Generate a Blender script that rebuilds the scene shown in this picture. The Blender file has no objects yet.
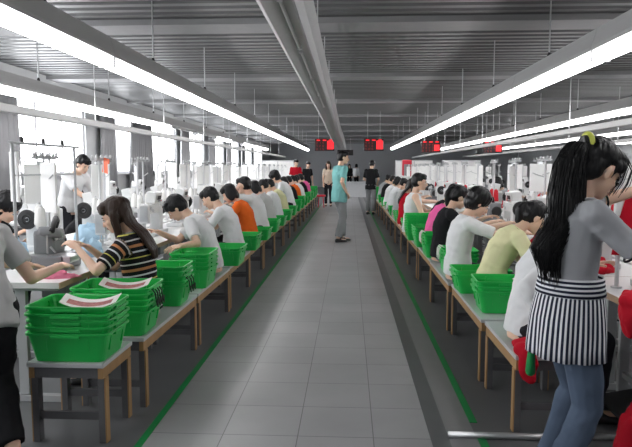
import bpy, bmesh, math, random
from mathutils import Vector, Matrix, Euler, noise
random.seed(7)
V = Vector
PI = math.pi
SC = bpy.context.scene
COL = SC.collection
R = math.radians

# ------------------------------------------------------------------ materials
def nodes_of(m):
    m.use_nodes = True
    nt = m.node_tree
    return nt, nt.nodes, nt.links, nt.nodes['Principled BSDF']

def mat(name, col, rough=0.55, metal=0.0, var=0.0, vscale=8.0, bump=0.0, bscale=40.0, stretch=(1, 1, 1), sss=0.0, spec=0.5, coat=0.0):
    m = bpy.data.materials.new(name)
    nt, N, L, b = nodes_of(m)
    b.inputs['Base Color'].default_value = (*col, 1)
    b.inputs['Roughness'].default_value = rough
    b.inputs['Metallic'].default_value = metal
    b.inputs['Specular IOR Level'].default_value = spec
    b.inputs['Coat Weight'].default_value = coat
    if sss:
        b.inputs['Subsurface Weight'].default_value = sss
        b.inputs['Subsurface Radius'].default_value = (0.02, 0.008, 0.004)
        b.inputs['Subsurface Scale'].default_value = 0.5
    if var or bump:
        tc = N.new('ShaderNodeTexCoord'); mp = N.new('ShaderNodeMapping')
        mp.inputs['Scale'].default_value = stretch
        L.new(tc.outputs['Object'], mp.inputs['Vector'])
    if var:
        nz = N.new('ShaderNodeTexNoise'); nz.inputs['Scale'].default_value = vscale; nz.inputs['Detail'].default_value = 4
        L.new(mp.outputs[0], nz.inputs['Vector'])
        mx = N.new('ShaderNodeMix'); mx.data_type = 'RGBA'
        mx.inputs['A'].default_value = (*[max(0, c * (1 - var)) for c in col], 1)
        mx.inputs['B'].default_value = (*[min(1, c * (1 + var)) for c in col], 1)
        L.new(nz.outputs['Fac'], mx.inputs['Factor']); L.new(mx.outputs['Result'], b.inputs['Base Color'])
    if bump:
        n2 = N.new('ShaderNodeTexNoise'); n2.inputs['Scale'].default_value = bscale; n2.inputs['Detail'].default_value = 3
        L.new(mp.outputs[0], n2.inputs['Vector'])
        bp = N.new('ShaderNodeBump'); bp.inputs['Strength'].default_value = bump; bp.inputs['Distance'].default_value = 0.01
        L.new(n2.outputs['Fac'], bp.inputs['Height']); L.new(bp.outputs[0], b.inputs['Normal'])
    return m

def emit(name, col, s):
    m = bpy.data.materials.new(name)
    nt, N, L, b = nodes_of(m)
    b.inputs['Base Color'].default_value = (0.02, 0.02, 0.02, 1)
    b.inputs['Emission Color'].default_value = (*col, 1)
    b.inputs['Emission Strength'].default_value = s
    return m

def attr_stripes(name, attr, stops, period, base=(0.02, 0.02, 0.02), rough=0.8):
    """stripes measured along a coordinate stored on the cloth itself"""
    m = bpy.data.materials.new(name)
    nt, N, L, b = nodes_of(m)
    b.inputs['Roughness'].default_value = rough
    b.inputs['Specular IOR Level'].default_value = 0.15
    a = N.new('ShaderNodeAttribute'); a.attribute_name = attr
    d = N.new('ShaderNodeMath'); d.operation = 'DIVIDE'; d.inputs[1].default_value = period
    f = N.new('ShaderNodeMath'); f.operation = 'FRACT'
    cr = N.new('ShaderNodeValToRGB'); cr.color_ramp.interpolation = 'CONSTANT'
    L.new(a.outputs['Fac'], d.inputs[0]); L.new(d.outputs[0], f.inputs[0]); L.new(f.outputs[0], cr.inputs[0])
    el = cr.color_ramp.elements
    el[0].position = stops[0][0]; el[0].color = (*stops[0][1], 1)
    el[1].position = stops[1][0]; el[1].color = (*stops[1][1], 1)
    for p, c in stops[2:]:
        e = el.new(p); e.color = (*c, 1)
    L.new(cr.outputs[0], b.inputs['Base Color'])
    return m

M = {}
def cloth(name, col, **k):
    M[name] = mat(name, col, rough=0.85, spec=0.15, bump=0.25, bscale=18, var=0.06, vscale=5, **k)
M['skin'] = mat('skin', (0.72, 0.48, 0.35), rough=0.5, sss=0.12, var=0.06, vscale=12)
M['skin_tan'] = mat('skin_tan', (0.50, 0.30, 0.19), rough=0.5, sss=0.12, var=0.06, vscale=12)
M['hair'] = mat('hair', (0.006, 0.006, 0.007), rough=0.38, bump=0.9, bscale=70, stretch=(1, 1, 0.08), spec=0.3)
M['hair_brown'] = mat('hair_brown', (0.028, 0.014, 0.008), rough=0.4, bump=0.9, bscale=70, stretch=(1, 1, 0.08), spec=0.3)
M['lips'] = mat('lips', (0.45, 0.16, 0.13), rough=0.45)
M['eye'] = mat('eye', (0.01, 0.008, 0.006), rough=0.2)
M['eyewhite'] = mat('eyewhite', (0.7, 0.68, 0.65), rough=0.3)
cloth('white_cotton', (0.72, 0.73, 0.74)); cloth('grey_cotton', (0.36, 0.37, 0.39)); cloth('light_grey_cotton', (0.50, 0.50, 0.50))
cloth('black_cotton', (0.014, 0.014, 0.016)); cloth('dark_trouser', (0.022, 0.023, 0.028)); cloth('grey_trouser', (0.26, 0.27, 0.28))
cloth('orange_cotton', (0.80, 0.14, 0.02)); cloth('pale_yellow', (0.72, 0.70, 0.42)); cloth('pink_cotton', (0.80, 0.13, 0.36))
cloth('red_cotton', (0.46, 0.008, 0.022)); cloth('teal_cotton', (0.20, 0.47, 0.46)); cloth('denim', (0.085, 0.115, 0.17))
cloth('pink_cloth', (0.85, 0.25, 0.38)); cloth('blue_cloth', (0.42, 0.60, 0.74)); cloth('cream_cotton', (0.62, 0.50, 0.40))
cloth('curtain_cloth', (0.36, 0.36, 0.37)); cloth('green_cotton', (0.05, 0.22, 0.08)); cloth('blue_grey', (0.20, 0.25, 0.32))
M['bin'] = mat('green_plastic', (0.014, 0.50, 0.085), rough=0.34, var=0.06, vscale=3, spec=0.5)
M['bin_inner'] = M['bin']
M['wood'] = mat('bench_wood', (0.36, 0.21, 0.09), rough=0.55, var=0.35, vscale=12, stretch=(1, 1, 0.2), bump=0.15)
M['shaded_wood'] = mat('shaded_leg', (0.10, 0.10, 0.105), rough=0.6, var=0.2, vscale=10)  # bench wood with the shade of its camera-facing sides put into the grey
M['laminate'] = mat('pale_laminate', (0.50, 0.51, 0.53), rough=0.28, var=0.05, vscale=2)
M['table_white'] = mat('table_laminate', (0.74, 0.74, 0.74), rough=0.35, var=0.03)
M['edge_wood'] = mat('edge_wood', (0.45, 0.30, 0.20), rough=0.5, var=0.25, vscale=10)
M['machine'] = mat('machine_enamel', (0.70, 0.71, 0.71), rough=0.32, var=0.02)
M['machine_grey'] = mat('machine_grey', (0.22, 0.23, 0.24), rough=0.4, var=0.1)
M['steel'] = mat('steel', (0.55, 0.56, 0.57), rough=0.35, metal=0.8)
M['paint_grey'] = mat('grey_paint', (0.42, 0.43, 0.44), rough=0.5, var=0.05)
M['black_rubber'] = mat('black_rubber', (0.015, 0.015, 0.016), rough=0.5)
M['card'] = mat('white_card', (0.80, 0.80, 0.79), rough=0.7, var=0.02)
M['paper'] = mat('paper', (0.82, 0.81, 0.78), rough=0.8)
M['thread_white'] = mat('thread_white', (0.78, 0.78, 0.76), rough=0.9, bump=0.3, bscale=120, stretch=(.1, .1, 3))
M['thread_red'] = mat('thread_red', (0.65, 0.015, 0.03), rough=0.8, bump=0.3, bscale=120, stretch=(.1, .1, 3))
M['orange_card'] = mat('orange_card', (0.80, 0.16, 0.07), rough=0.6)
M['red_plastic'] = mat('red_plastic', (0.58, 0.012, 0.035), rough=0.4)
M['yellow_plastic'] = mat('yellow_plastic', (0.62, 0.66, 0.10), rough=0.45)
M['housing'] = mat('lamp_housing', (0.40, 0.40, 0.41), rough=0.5, var=0.05)
M['housing_light'] = mat('lamp_housing_light', (0.40, 0.40, 0.40), rough=0.5)
M['lamp'] = emit('fluorescent', (1.0, 0.985, 0.99), 9.0)
M['tube_off'] = mat('unlit_tube', (0.65, 0.65, 0.66), rough=0.3)
M['led_black'] = mat('led_face', (0.012, 0.010, 0.011), rough=0.35)
M['led_red'] = emit('led_red', (1.0, 0.012, 0.02), 1.1)
M['led_dim'] = emit('led_dim', (0.8, 0.03, 0.03), 0.35)
M['tape'] = mat('green_tape', (0.004, 0.235, 0.055), rough=0.5, var=0.12, vscale=3)
M['frame_white'] = mat('window_frame_paint', (0.62, 0.62, 0.64), rough=0.5)
M['shoe'] = mat('shoe', (0.015, 0.015, 0.016), rough=0.4)
M['denim_tape'] = M['tape']

# ------------------------------------------------------------------ mesh builder
class MB:
    def __init__(s):
        s.v = []; s.f = []; s.m = []; s.mats = []
    def mi(s, m):
        if m not in s.mats: s.mats.append(m)
        return s.mats.index(m)
    def add(s, vs, fs, m):
        o = len(s.v); i = s.mi(m)
        s.v += [tuple(p) for p in vs]
        for f in fs:
            s.f.append([a + o for a in f]); s.m.append(i)
    def box(s, c, d, m, rot=None, bev=0.0):
        c = V(c); h = [x / 2 for x in d]
        if bev:
            bm = bmesh.new()
            bmesh.ops.create_cube(bm, size=1)
            for v in bm.verts: v.co = V((v.co.x * d[0], v.co.y * d[1], v.co.z * d[2]))
            bmesh.ops.bevel(bm, geom=bm.edges[:], offset=min(bev, min(d) * .45), segments=2, affect='EDGES', profile=.6)
            bm.verts.index_update()
            vs = [v.co.copy() for v in bm.verts]; fs = [[v.index for v in f.verts] for f in bm.faces]
            bm.free()
        else:
            vs = [V((x * h[0], y * h[1], z * h[2])) for x in (-1, 1) for y in (-1, 1) for z in (-1, 1)]
            fs = [(0, 1, 3, 2), (4, 6, 7, 5), (0, 4, 5, 1), (2, 3, 7, 6), (0, 2, 6, 4), (1, 5, 7, 3)]
        if rot is not None: vs = [rot @ p for p in vs]
        s.add([p + c for p in vs], fs, m)
    def rings(s, rings, m, close=True, loop=False):
        n = len(rings[0]); vs = [p for r in rings for p in r]; fs = []
        k = len(rings)
        for i in range(k - 1 if not loop else k):
            j = (i + 1) % k
            for a in range(n):
                b = (a + 1) % n
                fs.append((i * n + a, i * n + b, j * n + b, j * n + a))
        if close and not loop:
            fs.append(tuple(reversed(range(n)))); fs.append(tuple(range((k - 1) * n, k * n)))
        s.add(vs, fs, m)
    def loft(s, secs, m, n=16):
        """secs: (centre, half-width vector, half-depth vector)"""
        rs = []
        for c, a, b in secs:
            rs.append([V(c) + V(a) * math.cos(t) + V(b) * math.sin(t) for t in [2 * PI * i / n for i in range(n)]])
        s.rings(rs, m)
    def tube(s, pts, r, m, n=8, r1=None):
        pts = [V(p) for p in pts]; rs = []
        k = len(pts)
        prev = None
        for i, p in enumerate(pts):
            t = (pts[min(i + 1, k - 1)] - pts[max(i - 1, 0)])
            t = t.normalized() if t.length > 1e-9 else V((0, 0, 1))
            if prev is None:
                ref = V((0, 0, 1)) if abs(t.z) < .9 else V((1, 0, 0))
                a = t.cross(ref).normalized()
            else:
                a = (prev - t * prev.dot(t)); a = a.normalized() if a.length > 1e-6 else t.orthogonal().normalized()
            prev = a; b = t.cross(a)
            rr = r if r1 is None else r + (r1 - r) * i / (k - 1)
            rs.append([p + (a * math.cos(q) + b * math.sin(q)) * rr for q in [2 * PI * j / n for j in range(n)]])
        s.rings(rs, m)
    def cap(s, p0, p1, r0, r1, m, n=12, flat=(False, False), sq=1.0):
        """tapered capsule, flat ends on request"""
        p0 = V(p0); p1 = V(p1); t = (p1 - p0); L = t.length
        t = t / L if L > 1e-9 else V((0, 0, 1))
        ref = V((0, 1, 0)) if abs(t.y) < .9 else V((1, 0, 0))
        a = t.cross(ref).normalized(); b = t.cross(a)
        rs = []
        def ring(c, r): rs.append([c + (a * math.cos(q) * sq + b * math.sin(q)) * max(r, 1e-4) for q in [2 * PI * j / n for j in range(n)]])
        if not flat[0]:
            for k in (80, 55, 28): ring(p0 - t * r0 * math.sin(R(k)), r0 * math.cos(R(k)))
        ring(p0, r0); ring(p0.lerp(p1, .5), (r0 + r1) / 2); ring(p1, r1)
        if not flat[1]:
            for k in (28, 55, 80): ring(p1 + t * r1 * math.sin(R(k)), r1 * math.cos(R(k)))
        s.rings(rs, m)
    def ell(s, c, r, m, rot=None, n=14, k=10):
        c = V(c); rs = []
        for i in range(k + 1):
            ph = -PI / 2 + PI * i / k
            ph = max(-PI / 2 + .06, min(PI / 2 - .06, ph))
            ring = []
            for j in range(n):
                q = 2 * PI * j / n
                p = V((r[0] * math.cos(ph) * math.cos(q), r[1] * math.cos(ph) * math.sin(q), r[2] * math.sin(ph)))
                if rot is not None: p = rot @ p
                ring.append(c + p)
            rs.append(ring)
        s.rings(rs, m)
    def lathe(s, prof, c, m, n=20, axis='Z'):
        rs = []
        for r, z in prof:
            ring = []
            for j in range(n):
                q = 2 * PI * j / n; a, b = r * math.cos(q), r * math.sin(q)
                p = (a, b, z) if axis == 'Z' else ((a, z, b) if axis == 'Y' else (z, a, b))
                ring.append(V(c) + V(p))
            rs.append(ring)
        s.rings(rs, m)
    def mesh(s, name, smooth=False):
        me = bpy.data.meshes.new(name)
        me.from_pydata(s.v, [], s.f)
        for m in s.mats: me.materials.append(m)
        me.polygons.foreach_set('material_index', s.m)
        bm = bmesh.new(); bm.from_mesh(me)
        bmesh.ops.recalc_face_normals(bm, faces=bm.faces[:])
        bm.to_mesh(me); bm.free()
        if smooth: me.polygons.foreach_set('use_smooth', [True] * len(me.polygons))
        me.update()
        return me
    def build(s, name, parent=None, loc=(0, 0, 0), rz=0.0, smooth=False):
        return link(name, s.mesh(name, smooth), parent, loc, rz)

def link(name, me, parent=None, loc=(0, 0, 0), rz=0.0):
    o = bpy.data.objects.new(name, me); COL.objects.link(o)
    o.location = loc; o.rotation_euler = (0, 0, rz)
    if parent is not None: o.parent = parent
    return o

def tag(o, label=None, cat=None, group=None, kind=None):
    if label: o['label'] = label
    if cat: o['category'] = cat
    if group: o['group'] = group
    if kind: o['kind'] = kind
    return o

def empty(name, loc=(0, 0, 0), rz=0.0):
    o = bpy.data.objects.new(name, None); COL.objects.link(o)
    o.empty_display_size = .05
    o.location = loc; o.rotation_euler = (0, 0, rz)
    return o

KIDS = {}
def copy_tree(o, parent=None, loc=None, rz=None):
    c = o.copy(); COL.objects.link(c)
    if parent is not None: c.parent = parent
    if loc is not None: c.location = loc
    if rz is not None: c.rotation_euler = (0, 0, rz)
    for ch in list(o.children):
        copy_tree(ch, c)
    return c

ORD = ['nearest', 'second', 'third', 'fourth', 'fifth', 'sixth', 'seventh', 'eighth', 'ninth', 'tenth', 'eleventh', 'twelfth',
       'thirteenth', 'fourteenth', 'fifteenth', 'sixteenth', 'seventeenth', 'eighteenth', 'nineteenth', 'twentieth',
       'twenty-first', 'twenty-second', 'twenty-third', 'twenty-fourth', 'twenty-fifth', 'twenty-sixth']
def nth(i): return ORD[i] if i == 0 else ORD[i] + ' nearest'

# ------------------------------------------------------------------ camera
cam = bpy.data.cameras.new('camera'); co = bpy.data.objects.new('camera', cam); COL.objects.link(co)
co.location = (0, 0, 1.42)
cam.sensor_fit = 'HORIZONTAL'; cam.sensor_width = 36; cam.lens = 608 / 632 * 36
PITCH = math.atan(55.5 / 608); YAW = math.atan(33 * math.cos(PITCH) / 608)
co.rotation_euler = (PI / 2 - PITCH, 0, YAW)
cam.clip_start = .05; cam.clip_end = 200
SC.camera = co
# ------------------------------------------------------------------ people
TMP = []
def remesh(mb, voxel, smooth=4, fac=.5, mats=None):
    """one continuous surface grown over the overlapping volumes in mb"""
    me = mb.mesh('tmp'); o = bpy.data.objects.new('tmp', me); COL.objects.link(o)
    a = o.modifiers.new('r', 'REMESH'); a.mode = 'VOXEL'; a.voxel_size = voxel; a.use_smooth_shade = True
    if smooth:
        s_ = o.modifiers.new('s', 'SMOOTH'); s_.factor = fac; s_.iterations = smooth
    dg = bpy.context.evaluated_depsgraph_get()
    out = bpy.data.meshes.new_from_object(o.evaluated_get(dg))
    bpy.data.objects.remove(o); bpy.data.meshes.remove(me)
    out.materials.clear()
    return out

def displace(me, fn):
    n = len(me.vertices); co = [0.0] * (3 * n); no = [0.0] * (3 * n)
    me.vertices.foreach_get('co', co); me.vertices.foreach_get('normal', no)
    for i in range(0, 3 * n, 3):
        d = fn(V(co[i:i + 3]))
        co[i] += no[i] * d; co[i + 1] += no[i + 1] * d; co[i + 2] += no[i + 2] * d
    me.vertices.foreach_set('co', co); me.update()

def wrinkle(me, amp, scale, seed, stretch=(1, 1, 1)):
    off = V((seed * 7.3, seed * 2.1, seed * 1.3))
    def fn(co):
        p = V((co.x * stretch[0], co.y * stretch[1], co.z * stretch[2])) * scale + off
        return max(-.0045, amp * (noise.noise(p) + .5 * noise.noise(p * 2.3) - .8 * abs(noise.noise(p * 1.3 + off))))
    displace(me, fn)

def set_mats(me, mats, idx=0):
    me.materials.clear()
    for m in mats: me.materials.append(m)
    me.polygons.foreach_set('use_smooth', [True] * len(me.polygons))

def join(me, mb, matmap=None):
    """append mb's geometry to mesh me (same object)"""
    bm = bmesh.new(); bm.from_mesh(me)
    base = len(me.materials)
    for m in mb.mats: me.materials.append(m)
    vs = [bm.verts.new(p) for p in mb.v]
    for f, mi in zip(mb.f, mb.m):
        try: fc = bm.faces.new([vs[i] for i in f])
        except ValueError: continue
        fc.material_index = base + mi; fc.smooth = True
    bm.normal_update(); bm.to_mesh(me); bm.free()

def ik(S, T, l1, l2, hint):
    S, T, hint = V(S), V(T), V(hint)
    d = T - S; D = d.length
    if D > (l1 + l2) * .985:
        T = S + d.normalized() * (l1 + l2) * .985; d = T - S; D = d.length
    D = max(D, abs(l1 - l2) + .02)
    a = (l1 * l1 - l2 * l2 + D * D) / (2 * D); h = math.sqrt(max(0, l1 * l1 - a * a))
    u = d.normalized(); w = hint - u * hint.dot(u); w = w.normalized() if w.length > 1e-5 else u.orthogonal().normalized()
    return S + u * a + w * h, T

def hand_parts(W, d, nrm, m, s=1.0, side=1, curl=.5):
    """palm goes into the body volume, fingers come back as their own tapered chains"""
    d = V(d).normalized(); nrm = (V(nrm) - d * V(nrm).dot(d)).normalized(); lat = d.cross(nrm) * side
    rot = Matrix((d, lat, nrm)).transposed()
    palm = (V(W) + d * .045 * s, (.052 * s, .040 * s, .016 * s), rot)
    q = MB()
    for k, (ln, off) in enumerate([(.072, .028), (.080, .010), (.074, -.009), (.058, -.027)]):
        p = V(W) + d * .082 * s + lat * off * s; c = 0; rr = .0088 * s; pts = [p - d * .02 * s]
        for j in range(3):
            c += curl * (.45 + .1 * k); dd = d * math.cos(c) + nrm * math.sin(c) + lat * off * 1.2; dd.normalize()
            p2 = p + dd * ln * s * (.42, .32, .26)[j]; pts.append(p); p = p2
        pts.append(p); q.tube(pts, rr, m, 8, r1=rr * .68)
        q.ell(p, (rr * .72,) * 3, m, n=8, k=5)
    p = V(W) + d * .028 * s + lat * .032 * s; t1 = p + (d * .6 + lat * .6 + nrm * .35).normalized() * .036 * s; t2 = t1 + (d * .85 + lat * .2 + nrm * .5).normalized() * .032 * s
    q.tube([V(W) + d * .018 * s + lat * .01 * s, p, t1, t2], .0115 * s, m, 8, r1=.0080 * s); q.ell(t2, (.0082 * s,) * 3, m, n=8, k=5)
    return palm, q

PEOPLE = []
def human(label, loc, face=1, rz=None, z0=.52, seated=True, lean=15, curve=12, side=0, hp=30, hy=0, hr=0, hands=None, elbow=None, feet=None,
          shirt='white_cotton', trousers='dark_trouser', hair='short', hair_mat='hair', skin='skin', sleeve=.62, s=1.0, vox=.0095, female=True,
          pants_flare=0, detail=False, group=None, seed=0, stand_knee=None, shirt_len=.02, stripes=False, name='person', build_legs=True, shoes=True, curl=.5, kneehint=None, neckfwd=.4, bulk=1.0):
    rz = (0 if face > 0 else PI) if rz is None else rz
    inv = Matrix.Rotation(-rz, 3, 'Z')
    def loc_of(p):   # world -> local
        p = V(p); return inv @ (p - V((loc[0], loc[1], 0)))
    sk = M[skin]
    fem = .93 if female else 1.0
    W_ = fem * s * bulk
    # spine
    P0 = V((0, 0, z0)); A = R(lean)
    sd = R(side)
    def dr(a): return V((math.sin(a), math.sin(sd) * math.cos(a), math.cos(a) * math.cos(sd))).normalized()
    d0, d1, d2 = dr(A * .6), dr(A + R(curve) * .3), dr(A + R(curve) * 1.2)
    P1 = P0 + d0 * .17 * s; P2 = P1 + d1 * .17 * s; P3 = P2 + d2 * .15 * s
    def perp(d): return V((d.z, 0, -d.x)).normalized()
    lat = V((0, 1, 0))
    dn = (d2 + V((neckfwd, 0, .3))).normalized()
    NK = P3 + dn * .085 * s
    HM = Matrix.Rotation(R(hy), 3, 'Z') @ Matrix.Rotation(R(hp), 3, 'Y') @ Matrix.Rotation(R(hr), 3, 'X')
    HC = NK + HM @ V((.028, 0, .085)) * s
    def hp_(x, y, z): return HC + HM @ (V((x, y, z)) * s)
    # shoulders, arms
    arms = []
    for i, sg in enumerate((1, -1)):       # left (+y), right (-y)
        S = P3 - d2 * .045 * s + lat * sg * .155 * W_ + V((.005, 0, 0))
        T = hands[i] if hands else None
        if T is None: T = (S + V((.10, sg * .04, -.50 * s)))
        elif len(T) == 4: T = V(T[:3])      # local
        else: T = loc_of(T)
        hn = elbow[i] if elbow and elbow[i] else (-.35, sg * .55, -1)
        E, Wr = ik(S, T, .275 * s, .245 * s, hn); arms.append((S, E, Wr, sg))
    # legs
    legs = []
    for i, sg in enumerate((1, -1)):
        Hj = P0 + V((.0, sg * .085 * s, -.015))
        if feet and feet[i]: F = loc_of(feet[i]) if len(feet[i]) == 3 else V(feet[i][:3])
        elif seated: F = V((.36 * s, sg * .10, .085))
        else: F = V((.0, sg * .09, .085))
        kh = kneehint or ((1, sg * .05, .9) if seated else (1, 0, .1))
        K, F = ik(Hj, F, .405 * s, .40 * s, kh); legs.append((Hj, K, F, sg))
    # ---- body
    q = MB()
    def torso(mb, m, g, lo=-.09, top=True, hipw=.158, flare=0):
        secs = []
        h = hipw * (1.04 if female else .96)
        secs.append((P0 + d0 * lo * s, lat * (h + g + flare) * W_, perp(d0) * (.108 + g + flare) * s))
        secs.append((P0 + d0 * .02 * s, lat * (h + g + flare * .5) * W_, perp(d0) * (.112 + g + flare * .4) * s))
        secs.append((P1, lat * (.128 + g * 1.4) * W_, perp(d1) * (.096 + g * 1.3) * s))
        secs.append((P2 - d1 * .02, lat * (.148 + g) * W_, perp(d1) * (.112 + g) * s))
        secs.append((P3 - d2 * .075 * s, lat * (.160 + g) * W_, perp(d2) * (.098 + g) * s))
        secs.append((P3 - d2 * .025 * s, lat * (.135 + g) * W_, perp(d2) * (.072 + g) * s))
        secs.append((P3 + d2 * .012 * s, lat * (.065 + g) * W_, perp(d2) * (.052 + g) * s))
        mb.loft(secs, m, 20)
    torso(q, sk, 0)
    q.ell(P0, (.115 * s, .155 * W_, .10 * s), sk)
    q.cap(P3 - d2 * .04, NK + HM @ V((-.005, 0, .03)) * s, .056 * fem * s, .050 * fem * s, sk)
    for S, E, Wr, sg in arms:
        q.ell(S, (.052 * s, .054 * s, .056 * s), sk)
        q.cap(S, E, .046 * fem * s, .036 * fem * s, sk); q.cap(E, Wr, .037 * fem * s, .024 * fem * s, sk)
    if build_legs:
        for Hj, K, F, sg in legs:
            q.cap(Hj, K, .082 * s, .055 * s, sk); q.cap(K, F, .054 * s, .036 * s, sk)
            q.ell(F + V((.06, 0, -.045)) * s, (.11 * s, .04 * s, .032 * s), sk)
    # head
    q.ell(hp_(-.012, 0, .022), (.094 * s, .074 * s, .088 * s), sk, HM)
    q.ell(hp_(.026, 0, -.035), (.062 * s, .058 * s, .078 * s), sk, HM)
    q.ell(hp_(.060, 0, -.092), (.024 * s, .024 * s, .018 * s), sk, HM)
    q.cap(hp_(.084, 0, .004), hp_(.101, 0, -.036), .009 * s, .0135 * s, sk)
    q.ell(hp_(.072, 0, .016), (.016 * s, .046 * s, .012 * s), sk, HM)
    q.ell(hp_(.076, 0, -.066), (.014 * s, .024 * s, .016 * s), sk, HM)
    for sg in (1, -1):
        q.ell(hp_(.058, sg * .034, -.032), (.022 * s, .020 * s, .022 * s), sk, HM)
        q.ell(hp_(-.004, sg * .076, -.010), (.018 * s, .010 * s, .030 * s), sk, HM, n=10, k=8)
    fing = []
    for i, (S, E, Wr, sg) in enumerate(arms):
        d = (Wr - E).normalized(); d = (d + V((.25, 0, -.12))).normalized()
        (c, r, rot), fq = hand_parts(Wr, d, (0.1, -sg * .25, -1), sk, s * fem, side=-sg, curl=curl)
        q.ell(c, r, sk, rot); fing.append(fq)
    me = remesh(q, vox, 3); set_mats(me, [sk])
    ex = MB()
    for fq in fing: ex.v, ex.f, ex.m, ex.mats = (ex.v, ex.f, ex.m, ex.mats); ex.add(fq.v, fq.f, sk)
    for sg in (1, -1):
        ex.ell(hp_(.0785, sg * .031, -.006), (.008 * s, .013 * s, .0055 * s), M['eyewhite'], HM, n=10, k=6)
        ex.ell(hp_(.0825, sg * .031, -.006), (.0055 * s, .007 * s, .0058 * s), M['eye'], HM, n=10, k=6)
        ex.tube([hp_(.083, sg * .014, .016), hp_(.086, sg * .030, .021), hp_(.076, sg * .047, .016)], .0032 * s, M['hair'], 6)
        ex.tube([hp_(.084, sg * .018, .0), hp_(.0865, sg * .031, .0025), hp_(.078, sg * .045, -.001)], .0022 * s, M['eye'], 6)
    ex.ell(hp_(.088, 0, -.061), (.006 * s, .021 * s, .0042 * s), M['lips'], HM, n=12, k=6)
    ex.ell(hp_(.086, 0, -.069), (.007 * s, .018 * s, .0052 * s), M['lips'], HM, n=12, k=6)
    join(me, ex)
    root = link(name, me, None, (loc[0], loc[1], 0), rz)
    tag(root, label, 'person', group)
    # ---- shirt
    q = MB(); sm = M[shirt] if isinstance(shirt, str) else shirt
    torso(q, sm, .013, lo=-shirt_len * 1.0 - .03 if seated else -shirt_len - .03, flare=.012)
    for S, E, Wr, sg in arms:
        if sleeve <= 0: continue
        q.ell(S, (.064 * s, .066 * s, .066 * s), sm)
        if sleeve <= 1: q.cap(S, S.lerp(E, sleeve), .062 * s, .058 * s, sm, flat=(False, True))
        else:
            q.cap(S, E, .060 * s, .052 * s, sm); q.cap(E, E.lerp(Wr, .93), .052 * s, .040 * s, sm, flat=(False, True))
    me = remesh(q, vox, 4); wrinkle(me, .010 * s, 9, seed + 1, (1, 1, 1)); set_mats(me, [sm])
    if stripes:
        at = me.attributes.new('band', 'FLOAT', 'POINT'); vals = []
        for v in me.vertices:
            p = v.co; best = None
            for S, E, Wr, sg in arms:
                t_ = (p - S).dot((E - S)) / (E - S).length_squared
                dd = (p - S - (E - S) * max(0, t_)).length
                if dd < .085 * s and t_ > .08: best = -(t_ * (E - S).length) + .30
            if best is None: best = (p - P0).dot((P3 - P0).normalized())
            vals.append(best + 1)
        at.data.foreach_set('value', vals)
    link('shirt', me, root)
    # collar
    if detail:
        cq = MB(); ring = []
        for j in range(20):
            a = 2 * PI * j / 20; ring.append(P3 + d2 * (.014 + .006 * math.cos(a)) + lat * math.cos(a + PI / 2) * .066 * W_ + perp(d2) * math.sin(a + PI / 2) * .060 * s)
        cq.tube(ring + ring[:2], .008 * s, sm if not stripes else M['grey_cotton'], 8); cq.build('collar', root, smooth=True)
    # ---- trousers
    if build_legs:
        q = MB(); tm = M[trousers]
        q.loft([(P0 - V((0, 0, .07)), lat * .15 * W_, V((.11 * s, 0, 0))), (P0 + d0 * .01, lat * .163 * W_, perp(d0) * .118 * s), (P0 + d0 * .07 * s, lat * .150 * W_, perp(d0) * .108 * s)], tm)
        q.ell(P0, (.128 * s, .168 * W_, .108 * s), tm)
        for Hj, K, F, sg in legs:
            q.cap(Hj, K, .096 * s, .070 * s, tm); q.cap(K, F + (K - F).normalized() * .02, .070 * s, (.055 + pants_flare) * s, tm, flat=(False, True))
        me = remesh(q, vox, 4); wrinkle(me, .010 * s, 8, seed + 5); set_mats(me, [tm]); link('trousers', me, root)
        for Hj, K, F, sg in legs:
            q = MB(); f = F + V((0, 0, -.085 + .0)) ; f.z = F.z - .085
            q.loft([(f + V((-.055, 0, .03)), V((0, .03, 0)), V((0, 0, .03))), (f + V((-.02, 0, .045)), V((0, .042, 0)), V((0, 0, .045))), (f + V((.05, 0, .036)), V((0, .042, 0)), V((0, 0, .036))),
                    (f + V((.12, 0, .027)), V((0, .048, 0)), V((0, 0, .027))), (f + V((.17, 0, .022)), V((0, .034, 0)), V((0, 0, .020))), (f + V((.185, 0, .018)), V((0, .015, 0)), V((0, 0, .012)))], M['shoe'], 14)
            q.build('shoe', root, smooth=True)
    # ---- hair
    q = MB(); hm = M[hair_mat]
    if hair == 'up':
        q.ell(hp_(-.032, 0, .052), (.098 * s, .083 * s, .082 * s), hm, HM); q.ell(hp_(-.062, 0, .015), (.056 * s, .070 * s, .066 * s), hm, HM)
    else:
        q.ell(hp_(-.028, 0, .040), (.100 * s, .086 * s, .092 * s), hm, HM); q.ell(hp_(-.045, 0, .0), (.078 * s, .080 * s, .085 * s), hm, HM)
    q.ell(hp_(.030, 0, .085), (.062 * s, .070 * s, .034 * s), hm, HM)      # fringe root
    if hair in ('short', 'bowl', 'bob', 'long', 'big'):
        q.ell(hp_(.062, .012, .058), (.028 * s, .056 * s, .030 * s), hm, HM)
    if hair == 'big':
        q.ell(hp_(-.030, 0, .052), (.118 * s, .108 * s, .104 * s), hm, HM); q.ell(hp_(-.055, 0, -.02), (.085 * s, .096 * s, .085 * s), hm, HM)
    if hair == 'bowl':
        for sg in (1, -1): q.ell(hp_(-.005, sg * .066, .022), (.064 * s, .022 * s, .044 * s), hm, HM)
        q.ell(hp_(.060, 0, .050), (.036 * s, .064 * s, .034 * s), hm, HM)
    if hair == 'bob':
        for sg in (1, -1): q.ell(hp_(-.015, sg * .070, -.03), (.060 * s, .024 * s, .090 * s), hm, HM)
        q.ell(hp_(-.07, 0, -.045), (.048 * s, .078 * s, .085 * s), hm, HM)
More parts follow.
